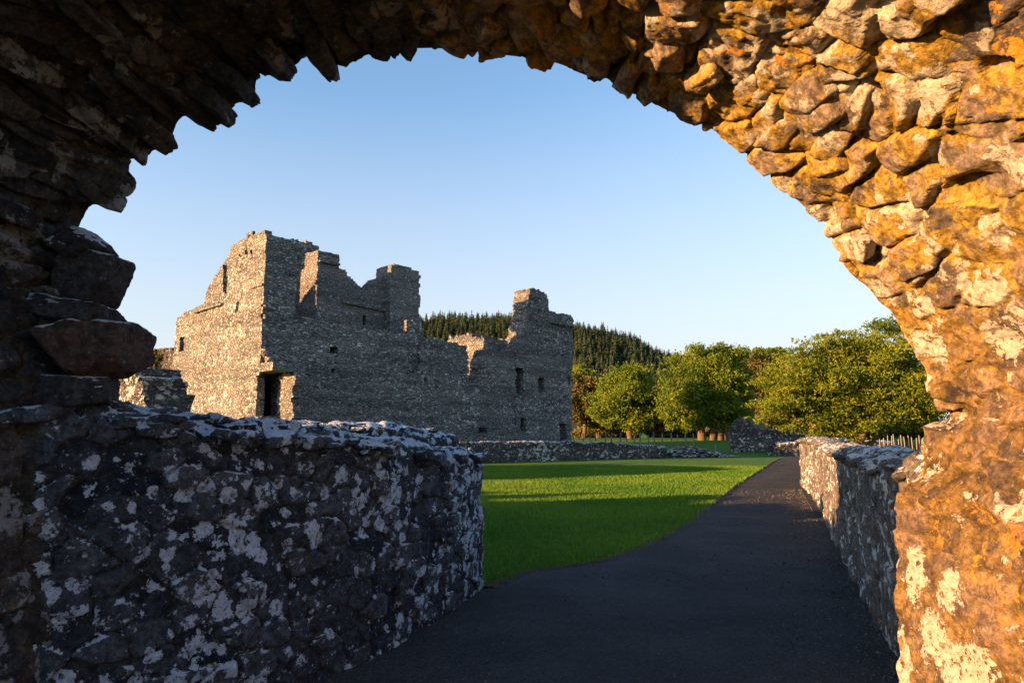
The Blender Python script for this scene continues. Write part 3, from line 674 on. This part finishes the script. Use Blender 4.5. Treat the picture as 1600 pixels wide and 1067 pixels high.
# dark chamber behind the doorway
panel('chamber_wall', ab, [(-.0+.3, -.5), (5, -.5), (5, 4.5), (.3, 4.5)], [], W(0, 4.2), u_, v_, .5, M_FAR, .3, 6, .05)
panel('chamber_side_wall', ab, [(.9, -.5), (4.2, -.5), (4.2, 4.2), (.9, 4.2)], [], W(3.3, 0), v_, u_, .5, M_FAR, .3, 7, .05)  # upright side wall of the chamber
def slab_box(name, pts, z0, z1, mat):
    b_ = np.array(ab.location[:]); n_ = len(pts)
    V_ = np.array([w_+(z0,) for w_ in pts]+[w_+(z1,) for w_ in pts], float)-b_
    Q_ = [[0, 1, 2, 3], [7, 6, 5, 4]]+[[i, (i+1) % 4, 4+(i+1) % 4, 4+i] for i in range(4)]
    return mesh_np(name, V_, np.array(Q_), mat, ab, smooth=False)
slab_box('chamber_shade_roof', [tuple(float(c) for c in W(a, b)) for a, b in ((1.1, 1.15), (4.9, 1.15), (4.9, 4.3), (1.1, 4.3))], 4.3, 4.8, M_FAR)  # unseen roof added to keep the doorway dark
# keep with its broken gable at the right end
O = W(0, -.05)
kp = px_poly([(806, 552), (800, 546), (806, 542), (812, 530), (818, 520), (820, 508), (824, 492), (825, 470), (826, 452), (836, 451), (846, 456), (855, 461), (857, 484), (870, 489), (896, 494), (894, 580), (893, 700)], O, u_)
keep = kp+[(kp[-1][0], zmin), (kp[0][0], zmin)]
kh = [px_poly(rect(*r_), O, u_) for r_ in ((806, 575, 819, 615), (841.5, 589, 851, 613), (888, 587, 891.5, 603), (813.5, 653, 822, 674), (875, 662, 884.5, 692), (829, 600, 832, 606))]
panel('keep_wall', ab, keep, kh, O, u_, v_, 1.5, M_FAR, .11, 8, .07)
sE = kp[-1][0]
panel('keep_side_wall', ab, [(1.4, zmin), (1.4, 9.6), (5, 8.5), (7.5, 7), (8, zmin)], [], W(sE-1.3, 0), v_, u_, 1.2, M_FAR, .2, 9, .2)
# lit fragments between: cross wall seen behind the notch, and rear walls
O = W(17.3, 0); d_ = v_
cw_ = px_poly([(757, 533), (748, 528), (735, 523), (712, 524), (700, 529)], O, v_)
panel('cross_wall', ab, [(1.4, cw_[0][1]-.2)]+[(max(1.5, a), b) for a, b in cw_]+[(cw_[-1][0]+.4, zmin), (1.4, zmin)], [], O, v_, u_, 1.5, M_FAR, .12, 10, .2)
O = W(0, 8.0)
rw = px_poly([(690, 560), (705, 531), (740, 529), (790, 530), (797, 548), (815, 545), (820, 600)], O, u_)
panel('rear_wall', ab, rw+[(rw[-1][0], zmin), (rw[0][0], zmin)], [], O, u_, v_, 1.0, M_FAR, .16, 12, .2)
# rear wall of the tower and turret
O = W(0, 5.8)
tb_ = px_poly([(430, 371), (500, 381.5), (501, 520)], O, u_)
panel('tower_rear_wall', ab, [(.0+2.0, tb_[0][1]), tb_[0], tb_[1], (tb_[1][0], zmin), (2.0, zmin)], [], O, u_, v_, .8, M_FAR, .16, 13, .05)
# turret: left face lit, front in shade; inner range wall; second tower
TV = 2.7
s_c = on_plane(497, 400, W(0, TV), u_)[0]
O = W(0, TV)
tf = px_poly([(497, 391), (512, 394), (530, 399), (530, 418), (540, 424), (550, 436), (556, 444), (564, 449), (573, 452), (579, 446), (588, 438), (597, 434), (612, 436), (614, 560)], O, u_)
panel('range_wall', ab, [(s_c, tf[0][1])]+tf[1:]+[(tf[-1][0], zmin), (s_c, zmin)], [px_poly(rect(567, 493, 572, 509), O, u_)], O, u_, v_, 1.2, M_FARB, .12, 14, .05)
O = W(s_c+.02, TV)
tl = px_poly([(496, 390), (475.5, 397), (475, 419), (463, 425), (462, 520)], O, v_)
panel('turret_side_wall', ab, [(1.1, tl[0][1]), (tl[1][0], tl[1][1]), tl[2], tl[3], (tl[3][0], zmin), (1.1, zmin)], [], O, v_, u_, 1.0, M_FARB, .12, 15, .04, label='sunlit side of the stair turret')
O = W(0, TV-.6)
t2 = px_poly([(611, 416), (617, 412), (640, 418), (656, 426), (654, 540), (608, 540)], O, u_)
panel('second_tower_front', ab, [t2[0], t2[1], t2[2], t2[3], (t2[4][0], zmin), (t2[5][0], zmin)], [], O, u_, v_, 1.6, M_FARB, .12, 16, .04)
O = W(0, TV+2.4)
t3 = px_poly([(591, 428), (606, 424), (612, 424), (612, 470), (591, 470)], O, u_)
panel('second_tower_fragment', ab, t3, [], O, u_, -v_, 1.2, M_FAR, .12, 18, .04)
panel('second_tower_core', ab, [(0, zmin), (0, t2[0][1]-1.2), (1.0, t2[0][1]-1.4), (1.0, zmin)], [], W(t2[0][0]+1.0, TV+.4), v_, u_, .9, M_FAR, .2, 19, .1)
# stub pillar on the main wall
O = W(0, .2)
st = px_poly([(637, 500), (660, 501), (662, 545), (655, 545), (655, 590), (637, 590)], O, u_)
panel('stub_pillar', ab, st, [], O, u_, v_, .8, M_FAR, .1, 20, .05)

def beam(name, parent, pts, wdt, hgt, mat, off=(0, 0, 0), seed=0):
    """rough bar along a polyline, z up"""
    p, t = resample(np.array(pts, float), .12); n = len(p)
    d = np.gradient(p, axis=0); d /= np.linalg.norm(d, axis=1, keepdims=True); nn = np.stack([-d[:, 1], d[:, 0], 0*d[:, 0]], 1)
    nn /= np.linalg.norm(nn, axis=1, keepdims=True)
    c = []
    for a, b in ((-1, -1), (1, -1), (1, 1), (-1, 1), (-1, -1)):
        c.append(p+nn*(a*wdt/2)+np.array([0, 0, b*hgt/2]))
    G = np.stack(c, 1); G[:, :4] += .012*fbm(G[:, :4]*7, 3, seed)[..., None]; G[:, 4] = G[:, 0]
    V_ = G[:, :4].reshape(-1, 3)-np.array(parent.location[:] if parent else (0, 0, 0)); Q = []
    for i in range(n-1):
        for j in range(4): Q.append([i*4+j, (i+1)*4+j, (i+1)*4+(j+1) % 4, i*4+(j+1) % 4])
    Q += [[0, 1, 2, 3], [(n-1)*4+3, (n-1)*4+2, (n-1)*4+1, (n-1)*4]]
    return mesh_np(name, V_, np.array(Q), mat, parent, smooth=False)
def w3(u, v, z): p = W(u, v); return (p[0], p[1], z)
# string courses, lintel and the projecting jamb of the broken doorway
a = on_plane(533, 471, W(0, TV), u_); b = on_plane(606, 487, W(0, TV), u_)
beam('string_course', ab, [w3(a[0], TV-.08, a[1]), w3(b[0], TV-.08, b[1])], .25, .16, M_FAR)
a = on_plane(859, 504, W(0, 0), u_); b = on_plane(895, 510, W(0, 0), u_)
beam('string_course', ab, [w3(a[0], -.14, a[1]), w3(b[0]+.1, -.14, b[1])], .22, .16, M_FAR)
a = on_plane(497.5, 408, W(0, TV), u_); b = on_plane(529.5, 414, W(0, TV), u_)
beam('string_course', ab, [w3(a[0], TV-.07, a[1]), w3(b[0], TV-.07, b[1])], .2, .12, M_FAR)
a = on_plane(306, 488, W(0, 0), v_); b = on_plane(349, 475, W(0, 0), v_)
beam('string_course', ab, [w3(-.05, a[0], a[1]), w3(-.05, b[0], b[1])], .22, .13, M_FAR)
zl = on_plane(425, 576, W(0, 0), u_)[1]; ul_ = on_plane(446, 600, W(0, 0), u_)[0]
beam('lintel', ab, [w3(-.1, -.75, zl), w3(ul_+.25, -.75, zl)], 1.5, .42, M_FAR, seed=4)
panel('door_jamb', ab, [(-1.5, zmin), (-1.5, zl-.24), (.05, zl-.24), (.05, zmin)], [], W(ul_-.35, 0), v_, u_, .55, M_FAR, .1, 24, .14, label='orange lit jamb of the broken doorway')
r = Rocks(); rr = random.Random(8)
for i in range(60):
    u1 = rr.uniform(0, ul_+.2); z1 = zl+.2+rr.random()*.75*(1-.5*u1/(ul_+.2)); v1 = -(.9-(z1-zl)*.75)+rr.uniform(0, .2)
    p = W(u1, v1); r.add((p[0]-ab.location.x, p[1]-ab.location.y, z1), (rr.uniform(.14, .3), rr.uniform(.14, .24), rr.uniform(.05, .11)), np.array([[u_[0], u_[1], 0], [v_[0], v_[1], 0], [0, 0, 1]]), 1500+i, 3, 8)
r.build('broken_masonry', M_FAR, ab)

# ------------------------------------------------------------------ ruins on the left (a hump beside the tower, and an unseen wall added for its shadow)
def ruin(name, poly, O, D, th, label, mat=M_FAR2, g=.14, seed=0, cat='ruin', B=None):
    O = np.array(O, float); D = np.array(D, float); L_ = np.linalg.norm(D); D = D/L_
    B = np.array([-D[1], D[0]]) if B is None else np.array(B)
    rt = empty(name, (float(O[0]+D[0]*poly[0][0]), float(O[1]+D[1]*poly[0][0]), 0), label=label, cat=cat)
    panel('rubble_face', rt, poly, [], O, D, B, th, mat, g, seed, .25, .12); return rt
ruin('broken_wall', [(-1.2, -.4), (-.8, 1.6), (0, 2.6), (.5, 3.0), (.9, 3.3), (1.5, 3.45), (2.5, 3.5), (4, 3.6), (6, 3.5), (9, 3.5), (10, -.4)], (-10.6, 19.7), (-6.4, 7.0), 1.3,
     'low lichened ruin hump between the arch and the tower, its edge lit orange', seed=31, B=(.74, .67))
ruin('broken_wall', [(0, -.4), (0, 7.1), (1, 7.3), (3, 7.2), (6, 6.9), (9, 6.2), (10, -.4)], (-23.0, 46.5), (-9, 6), 1.2,
     'shaded far ruin wall beside a small tree, behind the lit hump', seed=33, B=(.55, .83))
# wall added out of view, left of the arch, shaped to shade the lawn
ruin('shade_wall', [(0, -.4), (0, 5), (3.5, 5.3), (3.7, 3.02), (5, 2.9), (6, 2.98), (7.4, 2.75), (9, 3.0), (10.2, 2.7), (11.8, 2.9), (12.0, 2.2), (12.9, 1.7), (13.6, 2.35), (14.3, 1.6), (15.2, 2.1), (15.8, 1.0), (16, -.4)], (-11, -1.1), (0, 1), 1.0,
     'unseen wall added left of the arch to cast shade over the lawn', seed=35, B=(-1, 0))

# ------------------------------------------------------------------ far gate ruin at the end of the path
Yg = 52.0
def Sg(px, py): p = atY(px, py, Yg); return (p.x, p.z)
fg = empty('ruined_gatehouse', (float(Sg(1215, 700)[0]), Yg, 0), label='shaded ruined gatehouse wall at the far end of the path behind the trees', cat='ruin')
gp = [Sg(*p) for p in [(1146, 716), (1146, 672), (1150, 662), (1157, 655), (1164, 653), (1170, 658), (1176, 668), (1200, 672), (1235, 670), (1262, 673), (1300, 676), (1340, 690), (1341, 716)]]
panel('gable_wall', fg, gp, [[Sg(*p) for p in rect(1236, 690, 1246, 720)]], (0, Yg), (1, 0), (0, 1), 1.0, M_FAR2, .12, 41, .15)
pp = empty('standing_stone', tuple(ground(1203, 712)[:2])+(0,), label='single upright pale stone before the far gatehouse wall', cat='stone')
sx = ground(1203, 712); r = Rocks(); r.add((0, 0, .55), (.22, .15, .75), None, 71, 4, 6); r.build('stone', M_FAR2, pp)
sweep_wall('boundary_wall', [(27, 48.5), (22.5, 47.5), (18.2, 46.5)], [1.0, 1.1, .9], .35, -1, M_FAR2, .12, .3, .2, .05, 51, coping=40,
           label='short pale rubble wall right of the standing stone at the end of the path', cat='stone wall')

# ------------------------------------------------------------------ trees
def tube(pts, r0, r1, nseg=7):
    p = np.array(pts, float); n = len(p); d = np.gradient(p, axis=0); d /= np.linalg.norm(d, axis=1, keepdims=True)+1e-9
    ref = np.array([.3, .9, .1]); a = np.cross(d, ref); a /= np.linalg.norm(a, axis=1, keepdims=True)+1e-9; b = np.cross(d, a)
    th = np.linspace(0, 2*math.pi, nseg, endpoint=False); rad = np.linspace(r0, r1, n)
    V_ = p[:, None]+rad[:, None, None]*(a[:, None]*np.cos(th)[None, :, None]+b[:, None]*np.sin(th)[None, :, None])
    i = np.arange(n-1)[:, None]*nseg; j = np.arange(nseg)[None]; jn = (j+1) % nseg
    return V_.reshape(-1, 3), np.stack([i+j, i+jn, i+nseg+jn, i+nseg+j], -1).reshape(-1, 4)
def leaves_mesh(C, T, size, rs_, up=.5, asp=.6, spread=None):
    n = len(C); nrm = rs_.normal(0, 1, (n, 3)); nrm[:, 2] = np.abs(nrm[:, 2])+up; nrm /= np.linalg.norm(nrm, axis=1, keepdims=True)
    a = np.cross(nrm, rs_.normal(0, 1, (n, 3))); a /= np.linalg.norm(a, axis=1, keepdims=True); b = np.cross(nrm, a)
    s = size*rs_.uniform(.6, 1.35, (n, 1)); fold = nrm*s*.3
    V_ = np.stack([C-a*s, C-b*s*asp+fold, C+a*s, C+b*s*asp+fold], 1).reshape(-1, 3)
    Q = np.arange(4*n).reshape(n, 4); tone = np.repeat(T, 4)
    return V_, Q, tone
def tree(name, Yd, blobs, trunks, n_leaf, lsize, mat, label, group=None, seed=0, sub=40, subr=(.16, .26), flat=.7, zbase=0, cat='tree', limbs=24, dz=1.0, spray=0):
    """blobs: list of (px, py, rx_px, ry_px); trunks: list of (px_base, px_top, py_top, radius)"""
    rs_ = np.random.RandomState(seed); k = Yd/F
    base = atY(trunks[0][0], 690, Yd); base.z = zbase
    root = empty(name, tuple(base), label=label, cat=cat, group=group); B0 = np.array(base[:])
    Cs = []; Ts = []; subs = []
    vol = np.array([b[2]*b[3] for b in blobs], float); vol /= vol.sum()
    for (px, py, rx, ry), f in zip(blobs, vol):
        c = np.array(atY(px, py, Yd)[:]); R_ = np.array([rx*k, min(rx, ry)*k*1.0*dz, ry*k]); m = max(6, int(sub*f*len(blobs)/2))
        for _ in range(m):
            d = rs_.normal(0, 1, 3); d /= np.linalg.norm(d); rr_ = rs_.uniform(.45, .97) if rs_.rand() > .2 else rs_.uniform(.1, .5)
            cc = c+R_*d*rr_; sr = rs_.uniform(*subr)*np.mean(R_)*1.25
            subs.append((cc, sr, rs_.rand()))
    w_ = np.array([s_[1]**2 for s_ in subs]); w_ /= w_.sum(); cnt = (w_*n_leaf).astype(int)+5
    for (cc, sr, tn), m in zip(subs, cnt):
        d = rs_.normal(0, 1, (m, 3)); d[:, 2] = np.where(d[:, 2] < 0, d[:, 2]*.6, d[:, 2]); d /= np.linalg.norm(d, axis=1, keepdims=True)
        rad = sr*rs_.uniform(.35, 1.0, (m, 1))**.6*(1+.22*rs_.normal(0, 1, (m, 1)))
        if spray:   # twiggy sprays reaching out beyond the clump
            kk_ = rs_.rand(m) < spray; ndir = rs_.normal(0, 1, (max(4, m//60), 3)); ndir[:, 2] = np.abs(ndir[:, 2])*.5+.1; ndir /= np.linalg.norm(ndir, axis=1, keepdims=True)
            pick = ndir[rs_.randint(0, len(ndir), m)]; d = np.where(kk_[:, None], pick+.08*rs_.normal(0, 1, (m, 3)), d); rad = np.where(kk_[:, None], sr*rs_.uniform(.6, 1.7, (m, 1)), rad)
        Cs.append(cc+d*rad*np.array([1.15, 1.15, flat])); Ts.append(np.clip(tn*.7+rs_.uniform(0, .4, m), 0, 1))
    C = np.vstack(Cs); T = np.concatenate(Ts)
    V_, Q, tone = leaves_mesh(C, T, lsize, rs_, .1)
    mesh_np('crown', V_-B0, Q, mat, root, smooth=False, attrs={'tone': tone})
    VV = []; QQ = []; o_ = 0
    tops = []
    for (xb, xt, yt, rad) in trunks:
        p0 = np.array(atY(xb, 690, Yd)[:]); p0[2] = zbase-.2; p1 = np.array(atY(xt, yt, Yd)[:]); p1[1] += rs_.uniform(-.5, .5)
        tq = np.linspace(0, 1, 8)[:, None]; mid_ = p0*(1-tq)+p1*tq+np.sin(tq*math.pi)*rs_.normal(0, .12, 3)*np.array([1, 1, 0])
        a_, b_ = tube(mid_, rad*1.25, rad*.6, 9); VV.append(a_); QQ.append(b_+o_); o_ += len(a_); tops.append((mid_, rad))
    idx = rs_.permutation(len(subs))[:limbs]
    for i_ in idx:
        cc = subs[i_][0]; m_, rad = tops[np.argmin([abs(t[0][-1][0]-cc[0]) for t in tops])]
        st_ = m_[rs_.randint(4, 8)]; tq = np.linspace(0, 1, 6)[:, None]
        crv = st_*(1-tq)+cc*tq+np.array([0, 0, .25])*np.sin(tq*math.pi)
        a_, b_ = tube(crv, rad*.42, rad*.08, 5); VV.append(a_); QQ.append(b_+o_); o_ += len(a_)
    mesh_np('trunk', np.vstack(VV)-B0, np.vstack(QQ), M_BARK, root)
    return root
tree('hawthorn_tree', 33, [(1385, 585, 90, 85), (1300, 600, 92, 74), (1225, 612, 56, 62), (1440, 625, 62, 62), (1330, 650, 130, 42), (1205, 652, 38, 26), (1310, 545, 45, 34)],
     [(1285, 1262, 640, .16), (1300, 1310, 630, .2), (1318, 1360, 640, .17), (1330, 1400, 645, .14)], 120000, .066, M_HAW,
     'broad bushy hawthorn behind the right wall, the nearest and widest tree', seed=1, sub=150, subr=(.13, .24), flat=.55, limbs=60, spray=.22)
tree('sycamore_tree', 70, [(1095, 600, 56, 66), (1130, 575, 46, 44), (1070, 625, 42, 46), (1150, 620, 32, 48), (1110, 632, 66, 38), (1060, 650, 36, 26)],
     [(1097, 1092, 620, .36), (1112, 1118, 610, .3), (1125, 1128, 615, .32), (1137, 1140, 618, .38)], 90000, .14, M_BROAD,
     'tall rounded leafy tree with orange lit trunks, left of the hawthorn', seed=2, sub=190, subr=(.15, .26), zbase=.75, limbs=30, spray=.08)
tree('sycamore_tree', 76, [(978, 622, 50, 48), (1000, 640, 36, 36), (955, 640, 36, 36), (985, 655, 46, 24)],
     [(985, 982, 630, .3), (990, 1000, 630, .22)], 52000, .14, M_BROAD,
     'smaller rounded tree between the keep and the tall tree', seed=3, sub=120, subr=(.16, .28), zbase=.9, limbs=24, spray=.08)
for i, (x, y, rx, ry, Yd, lab, mt) in enumerate([
        (912, 625, 34, 42, 82, 'coppery green tree beside the right corner of the keep', M_DARKL), (935, 645, 40, 34, 86, 'low dark tree just right of the keep, under the coppery one', M_DARKL),
        (905, 590, 20, 22, 100, 'small bright green treetop against the wooded hill by the keep corner', M_BROAD),
        (1035, 640, 34, 42, 88, 'dark tree filling the gap between the two rounded trees', M_DARKL), (1168, 585, 24, 34, 92, 'dark treetop behind the right side of the tall tree', M_DARKL),
        (1420, 660, 60, 30, 60, 'low dark tree behind the hawthorn, towards the arch', M_DARKL), (1205, 560, 26, 22, 95, 'pale leafy treetop rising behind the left end of the hawthorn', M_BROAD),
        (1195, 612, 44, 50, 90, 'dark leafy tree filling the gap behind the far gable wall', M_DARKL),
        (1350, 655, 60, 30, 66, 'dark shrubby tree in the shade behind the hawthorn trunks', M_DARKL)]):
    tree('broadleaf_tree', Yd, [(x, y, rx, ry), (x+rx*.3, y+ry*.4, rx*.8, ry*.6)], [(x, x+2, y, .22)], 13000, .2, mt, lab, seed=20+i, sub=50, subr=(.2, .34), zbase=.9 if Yd > 70 else .5, limbs=14)
for i, (x, y, rx, ry, Yd, lab) in enumerate([(925, 674, 30, 14, 90, 'dark understorey bush nearest the keep, behind the fence'), (972, 676, 30, 13, 92, 'dark understorey bush below the smaller rounded tree'),
        (1025, 676, 28, 13, 94, 'dark understorey bush between the two rounded trees'), (1072, 676, 28, 12, 90, 'dark understorey bush left of the orange lit trunks'), (1130, 672, 34, 14, 96, 'dark understorey bush behind the orange lit trunks')]):
    tree('bush', Yd, [(x, y, rx, ry)], [(x, x+1, y, .1)], 7000, .2, M_DARKL, lab, seed=70+i, sub=40, subr=(.25, .4), zbase=.9, limbs=8, cat='bush')
tree('small_tree', 48, [(246, 568, 13, 20), (252, 560, 8, 14)], [(248, 247, 570, .1)], 3500, .11, M_DARKL, 'small dark tree between the far ruin wall and the tower', seed=51, sub=30, subr=(.25, .4), limbs=10)

# conifers on the hill
def conifer_mesh(seed, H=12.0, lay=17):
    rs_ = np.random.RandomState(seed); V_ = []; Q_ = []; T_ = []; o_ = 0
    for L_ in range(lay):
        t = L_/(lay-1); z = H*(.12+.88*t); rad = (2.9*(1-t)**.62+.12)*rs_.uniform(.7, 1.25); nb = int(12-6*t)
        for b in range(nb):
            a = rs_.uniform(0, 6.283); ln = rad*rs_.uniform(.6, 1.15); w_ = ln*.42+.15; dr = -ln*.28
            ca, sa = math.cos(a), math.sin(a); tn = rs_.rand()
            V_ += [(0, 0, z+.35), (ca*ln*.55-sa*w_, sa*ln*.55+ca*w_, z+dr*.6), (ca*ln, sa*ln, z+dr), (ca*ln*.55+sa*w_, sa*ln*.55-ca*w_, z+dr*.6)]
            Q_.append([o_, o_+1, o_+2, o_+3]); o_ += 4; T_ += [tn]*4
    return np.array(V_, float), np.array(Q_), np.array(T_)
cvar = []
for sd_ in range(5):
    V_, Q_, T_ = conifer_mesh(sd_, 12, 15+sd_); tV, tQ = tube([(0, 0, -1), (0, 0, 5), (0, 0, 12.2)], .16, .02, 4)
    V2 = np.vstack([V_, tV]); cvar.append((V2, [Q_, tQ+len(V_)], np.r_[T_, np.zeros(len(tV))]))
rr = random.Random(77); spots = []
tries = 0
while len(spots) < 2600 and tries < 60000:
    tries += 1; y = rr.uniform(255, 445); px = rr.uniform(640, 1062) if rr.random() < .985 else rr.uniform(225, 262); x = (px-800)/F*y
    if 832 < px < 890: continue
    z = float(hill(np.array([x]), np.array([y]))[0])
    if px < 262: continue
    if any(abs(x-q[0]) < 1.5 and abs(y-q[1]) < 2.4 for q in spots[-400:]): continue
    spots.append((x, y, z, px))
# the 300 that show largest: clear of the ruin and the nearer trees
def vis(q):
    py = 675-(q[2]+10-1.6)/q[1]*F
    lim = 530 if q[3] < 832 else (575 if q[3] < 1000 else 590)
    return py < lim
sh = sorted([q for q in spots if vis(q)], key=lambda q: q[1]); ind = sh[:300]; inds = set(ind); rest = [q for q in spots if q not in inds]
protos = []
for V2, Qs_, T_ in cvar:
    o = mesh_np('conifer_tree', V2, Qs_, M_CON, None, smooth=False, attrs={'tone': T_}); protos.append(o.data); bpy.data.objects.remove(o)
for i, q in enumerate(ind):
    o = bpy.data.objects.new('conifer_tree', protos[i % 5]); s_ = rr.uniform(.4, .95)
    o.location = (q[0], q[1], q[2]-.6); o.scale = (s_, s_, s_*rr.uniform(.85, 1.15)); o.rotation_euler = (0, 0, rr.uniform(0, 6.28))
    link(o, label='dark slender conifer among many alike on the hill behind the ruin', cat='conifer', group='conifers covering the hill')
VV = []; QA = []; TT = []; o_ = 0
for q in rest:
    V2, Qs_, T_ = cvar[rr.randrange(5)]; a = rr.uniform(0, 6.28); s_ = rr.uniform(.4, .95); c, s = math.cos(a)*s_, math.sin(a)*s_
    W_ = np.stack([V2[:, 0]*c-V2[:, 1]*s+q[0], V2[:, 0]*s+V2[:, 1]*c+q[1], V2[:, 2]*s_*rr.uniform(.85, 1.15)+q[2]-.6], 1)
    VV.append(W_); TT.append(T_); QA += [Qs_[0]+o_, Qs_[1]+o_]; o_ += len(W_)
mesh_np('conifer_wood', np.vstack(VV), QA, M_CON, None, smooth=False, attrs={'tone': np.concatenate(TT)}, kind='stuff', label='dense wood of conifers covering the hill', cat='wood')

# ------------------------------------------------------------------ fence posts
def post(name, p, h, r_, label, group=None, cat='post', wires=None):
    V_, Q = tube([(0, 0, -.2), (0.02, 0, h*.5), (0.0, .01, h)], r_, r_*.85, 6); Q = [Q, np.array([[12, 13, 14, 15, 16, 17]])]
    o = mesh_np(name, V_, Q, M_WOOD, None, smooth=False, label=label, cat=cat, group=group); o.location = p; return o
Yf_ = 58.0; fpos = []
fr_root = empty('field_fence', (float(atY(990, 690, Yf_).x), Yf_, .35), label='wooden post and wire field fence under the trees right of the keep', cat='fence')
pv, pq = tube([(0, 0, -.2), (.02, 0, .6), (0, .01, 1.15)], .055, .05, 6); pm = mesh_np('post', pv, [pq, np.array([[12, 13, 14, 15, 16, 17]])], M_WOOD, fr_root, smooth=False)
for i, x in enumerate(np.linspace(898, 1082, 17)):
    P_ = atY(x+rr.uniform(-2, 2), 690, Yf_+rr.uniform(-.3, .3)); fpos.append(P_)
    o = pm if i == 0 else pm.copy()
    if i: scn.collection.objects.link(o); o.parent = fr_root
    o.location = (P_.x-fr_root.location.x, P_.y-Yf_, 0); o.scale = (1, 1, rr.uniform(.85, 1.15)); o.rotation_euler = (rr.uniform(-.05, .05), rr.uniform(-.05, .05), 0)
for hz in (.35, .7, 1.02):
    V_, Q = tube([(p_.x-fr_root.location.x, p_.y-Yf_, hz) for p_ in fpos], .008, .008, 4); mesh_np('wire', V_, Q, M_WOOD, fr_root)
p_ = ground(1118, 712); post('marker_post', (p_.x, p_.y, 0), .75, .06, 'short lone post at the right end of the rubble heap')
gx = atY(1395, 700, 40)
tg_ = empty('tree_guard', (gx.x, 40, 0), label='pale wooden paling guard on the grass beyond the right wall', cat='fence')
for i, x in enumerate(np.linspace(1376, 1438, 12)):
    P_ = atY(x, 700, 40+rr.uniform(-.4, .4)); V_, Q = tube([(0, 0, -.1), (rr.uniform(-.08, .08), 0, rr.uniform(1.2, 1.5))], .03, .03, 4)
    V_ = V_+np.array([P_.x-gx.x, P_.y-40, 0]); mesh_np('paling', V_, Q, M_WOOD, tg_, smooth=False)

# ------------------------------------------------------------------ grass blades, litter
rs_ = np.random.RandomState(9)
n = 330000
yb = 7.0+26*rs_.rand(n)**1.8; xb = rs_.uniform(-1.6, 12, n)
le = np.interp(yb, Lm[:, 1], Lm[:, 0])
keep_ = (xb < le+.05*rs_.normal(0, 1, n)) & ((yb > 8.1) | (xb > -.28)) & ((xb/yb) > -.06)
xb, yb = xb[keep_], yb[keep_]; nb = len(xb)
# keep a dense fringe along the path edge
h_ = rs_.uniform(.022, .055, nb)*(1+.35*np.clip(1-(np.interp(yb, Lm[:, 1], Lm[:, 0])-xb)/.12, 0, 1))*(1+.02*yb)
an = rs_.uniform(0, 6.28, nb); wd_ = .0028+.0006*yb; ln_ = rs_.normal(0, .018, (nb, 2))
B_ = np.stack([xb, yb, 0*xb-.002], 1); dx = np.stack([np.cos(an)*wd_, np.sin(an)*wd_, 0*an], 1)
V_ = np.stack([B_-dx, B_+dx, B_+np.concatenate([ln_, h_[:, None]], 1)], 1).reshape(-1, 3)
patch = .5+.5*np.clip(fbm(np.stack([xb*.5, yb*.5, xb*0], -1), 3, 4), -1, 1)
mesh_np('grass', V_, np.arange(3*nb).reshape(nb, 3), M_BLADE, None, smooth=False, attrs={'tone': np.repeat(np.clip(.6*patch+.4*rs_.rand(nb), 0, 1), 3)}, kind='stuff',
        label='short grass blades on the lawn', cat='grass')
# bare soil showing along the lawn's edge
def mat_soil():
    s = NT('bare_soil'); P = s.coord(); n = s.noise(P, 22, 6, .7); return s.done(s.mix(n, (.025, .02, .014), (.10, .08, .05)), .95, s.bump(n, .03, 1), .1)
m_ = (PL[:, 1] > 7.3) & (PL[:, 1] < 44); E_ = PL[m_]; kk = np.linspace(0, 1, 5)
wd1 = .05+.07*np.abs(fbm(np.stack([E_[:, 0]*3, E_[:, 1]*3, 0*E_[:, 0]], -1), 4, 91)); wd2 = .04+.05*np.abs(fbm(np.stack([E_[:, 0]*4, E_[:, 1]*4, 0*E_[:, 0]+5], -1), 4, 92))
SG = np.stack([np.stack([E_[:, 0]-wd2*1.3+(wd1*1.6+wd2*1.3)*k_, E_[:, 1]+0*k_, .012+.018*math.sin(k_*math.pi)+0*E_[:, 0]], 1) for k_ in kk], 1)
SG[..., 2] += .008*fbm(SG*9, 3, 93); SG[:, -1, 2] = .004; SG[:, 0, 2] = -.003
mesh_np('verge', SG.reshape(-1, 3), grid_quads(len(E_), 5), mat_soil(), None, kind='structure', label='ragged strip of bare soil along the edge of the lawn', cat='verge')
# grit and leaf crumbs on the path
n = 4200; yb = 3.6+16*rs_.rand(n)**1.7; lx = np.interp(yb, Lm[:, 1], Lm[:, 0]); rx_ = .79+.375*yb
f_ = rs_.rand(n); f_ = np.where(rs_.rand(n) < .6, 1-.25*f_**2.2, f_); f_ = np.where(rs_.rand(n) < .12, .05*rs_.rand(n), f_)
xb = lx+(rx_-lx)*f_; D, T = ico(1)
sz = rs_.uniform(.003, .009, n)*(1+.05*yb); V_ = []; Q_ = []
Vg = D[None]*sz[:, None, None]*rs_.uniform(.5, 1.4, (n, 1, 3))+np.stack([xb, yb, .012+0*xb], 1)[:, None]
Tg = T[None]+(np.arange(n)*len(D))[:, None, None]
mesh_np('grit', Vg.reshape(-1, 3), Tg.reshape(-1, 3), mat_litter('grit', (.04, .035, .03), (.15, .13, .11)), None, smooth=False, attrs={'cell': np.repeat(rs_.rand(n)**2, len(D))}, kind='stuff',
        label='loose grit and crumbs scattered on the path', cat='grit')
print('verts', sum(len(o.data.vertices) for o in scn.objects if o.type == 'MESH'))
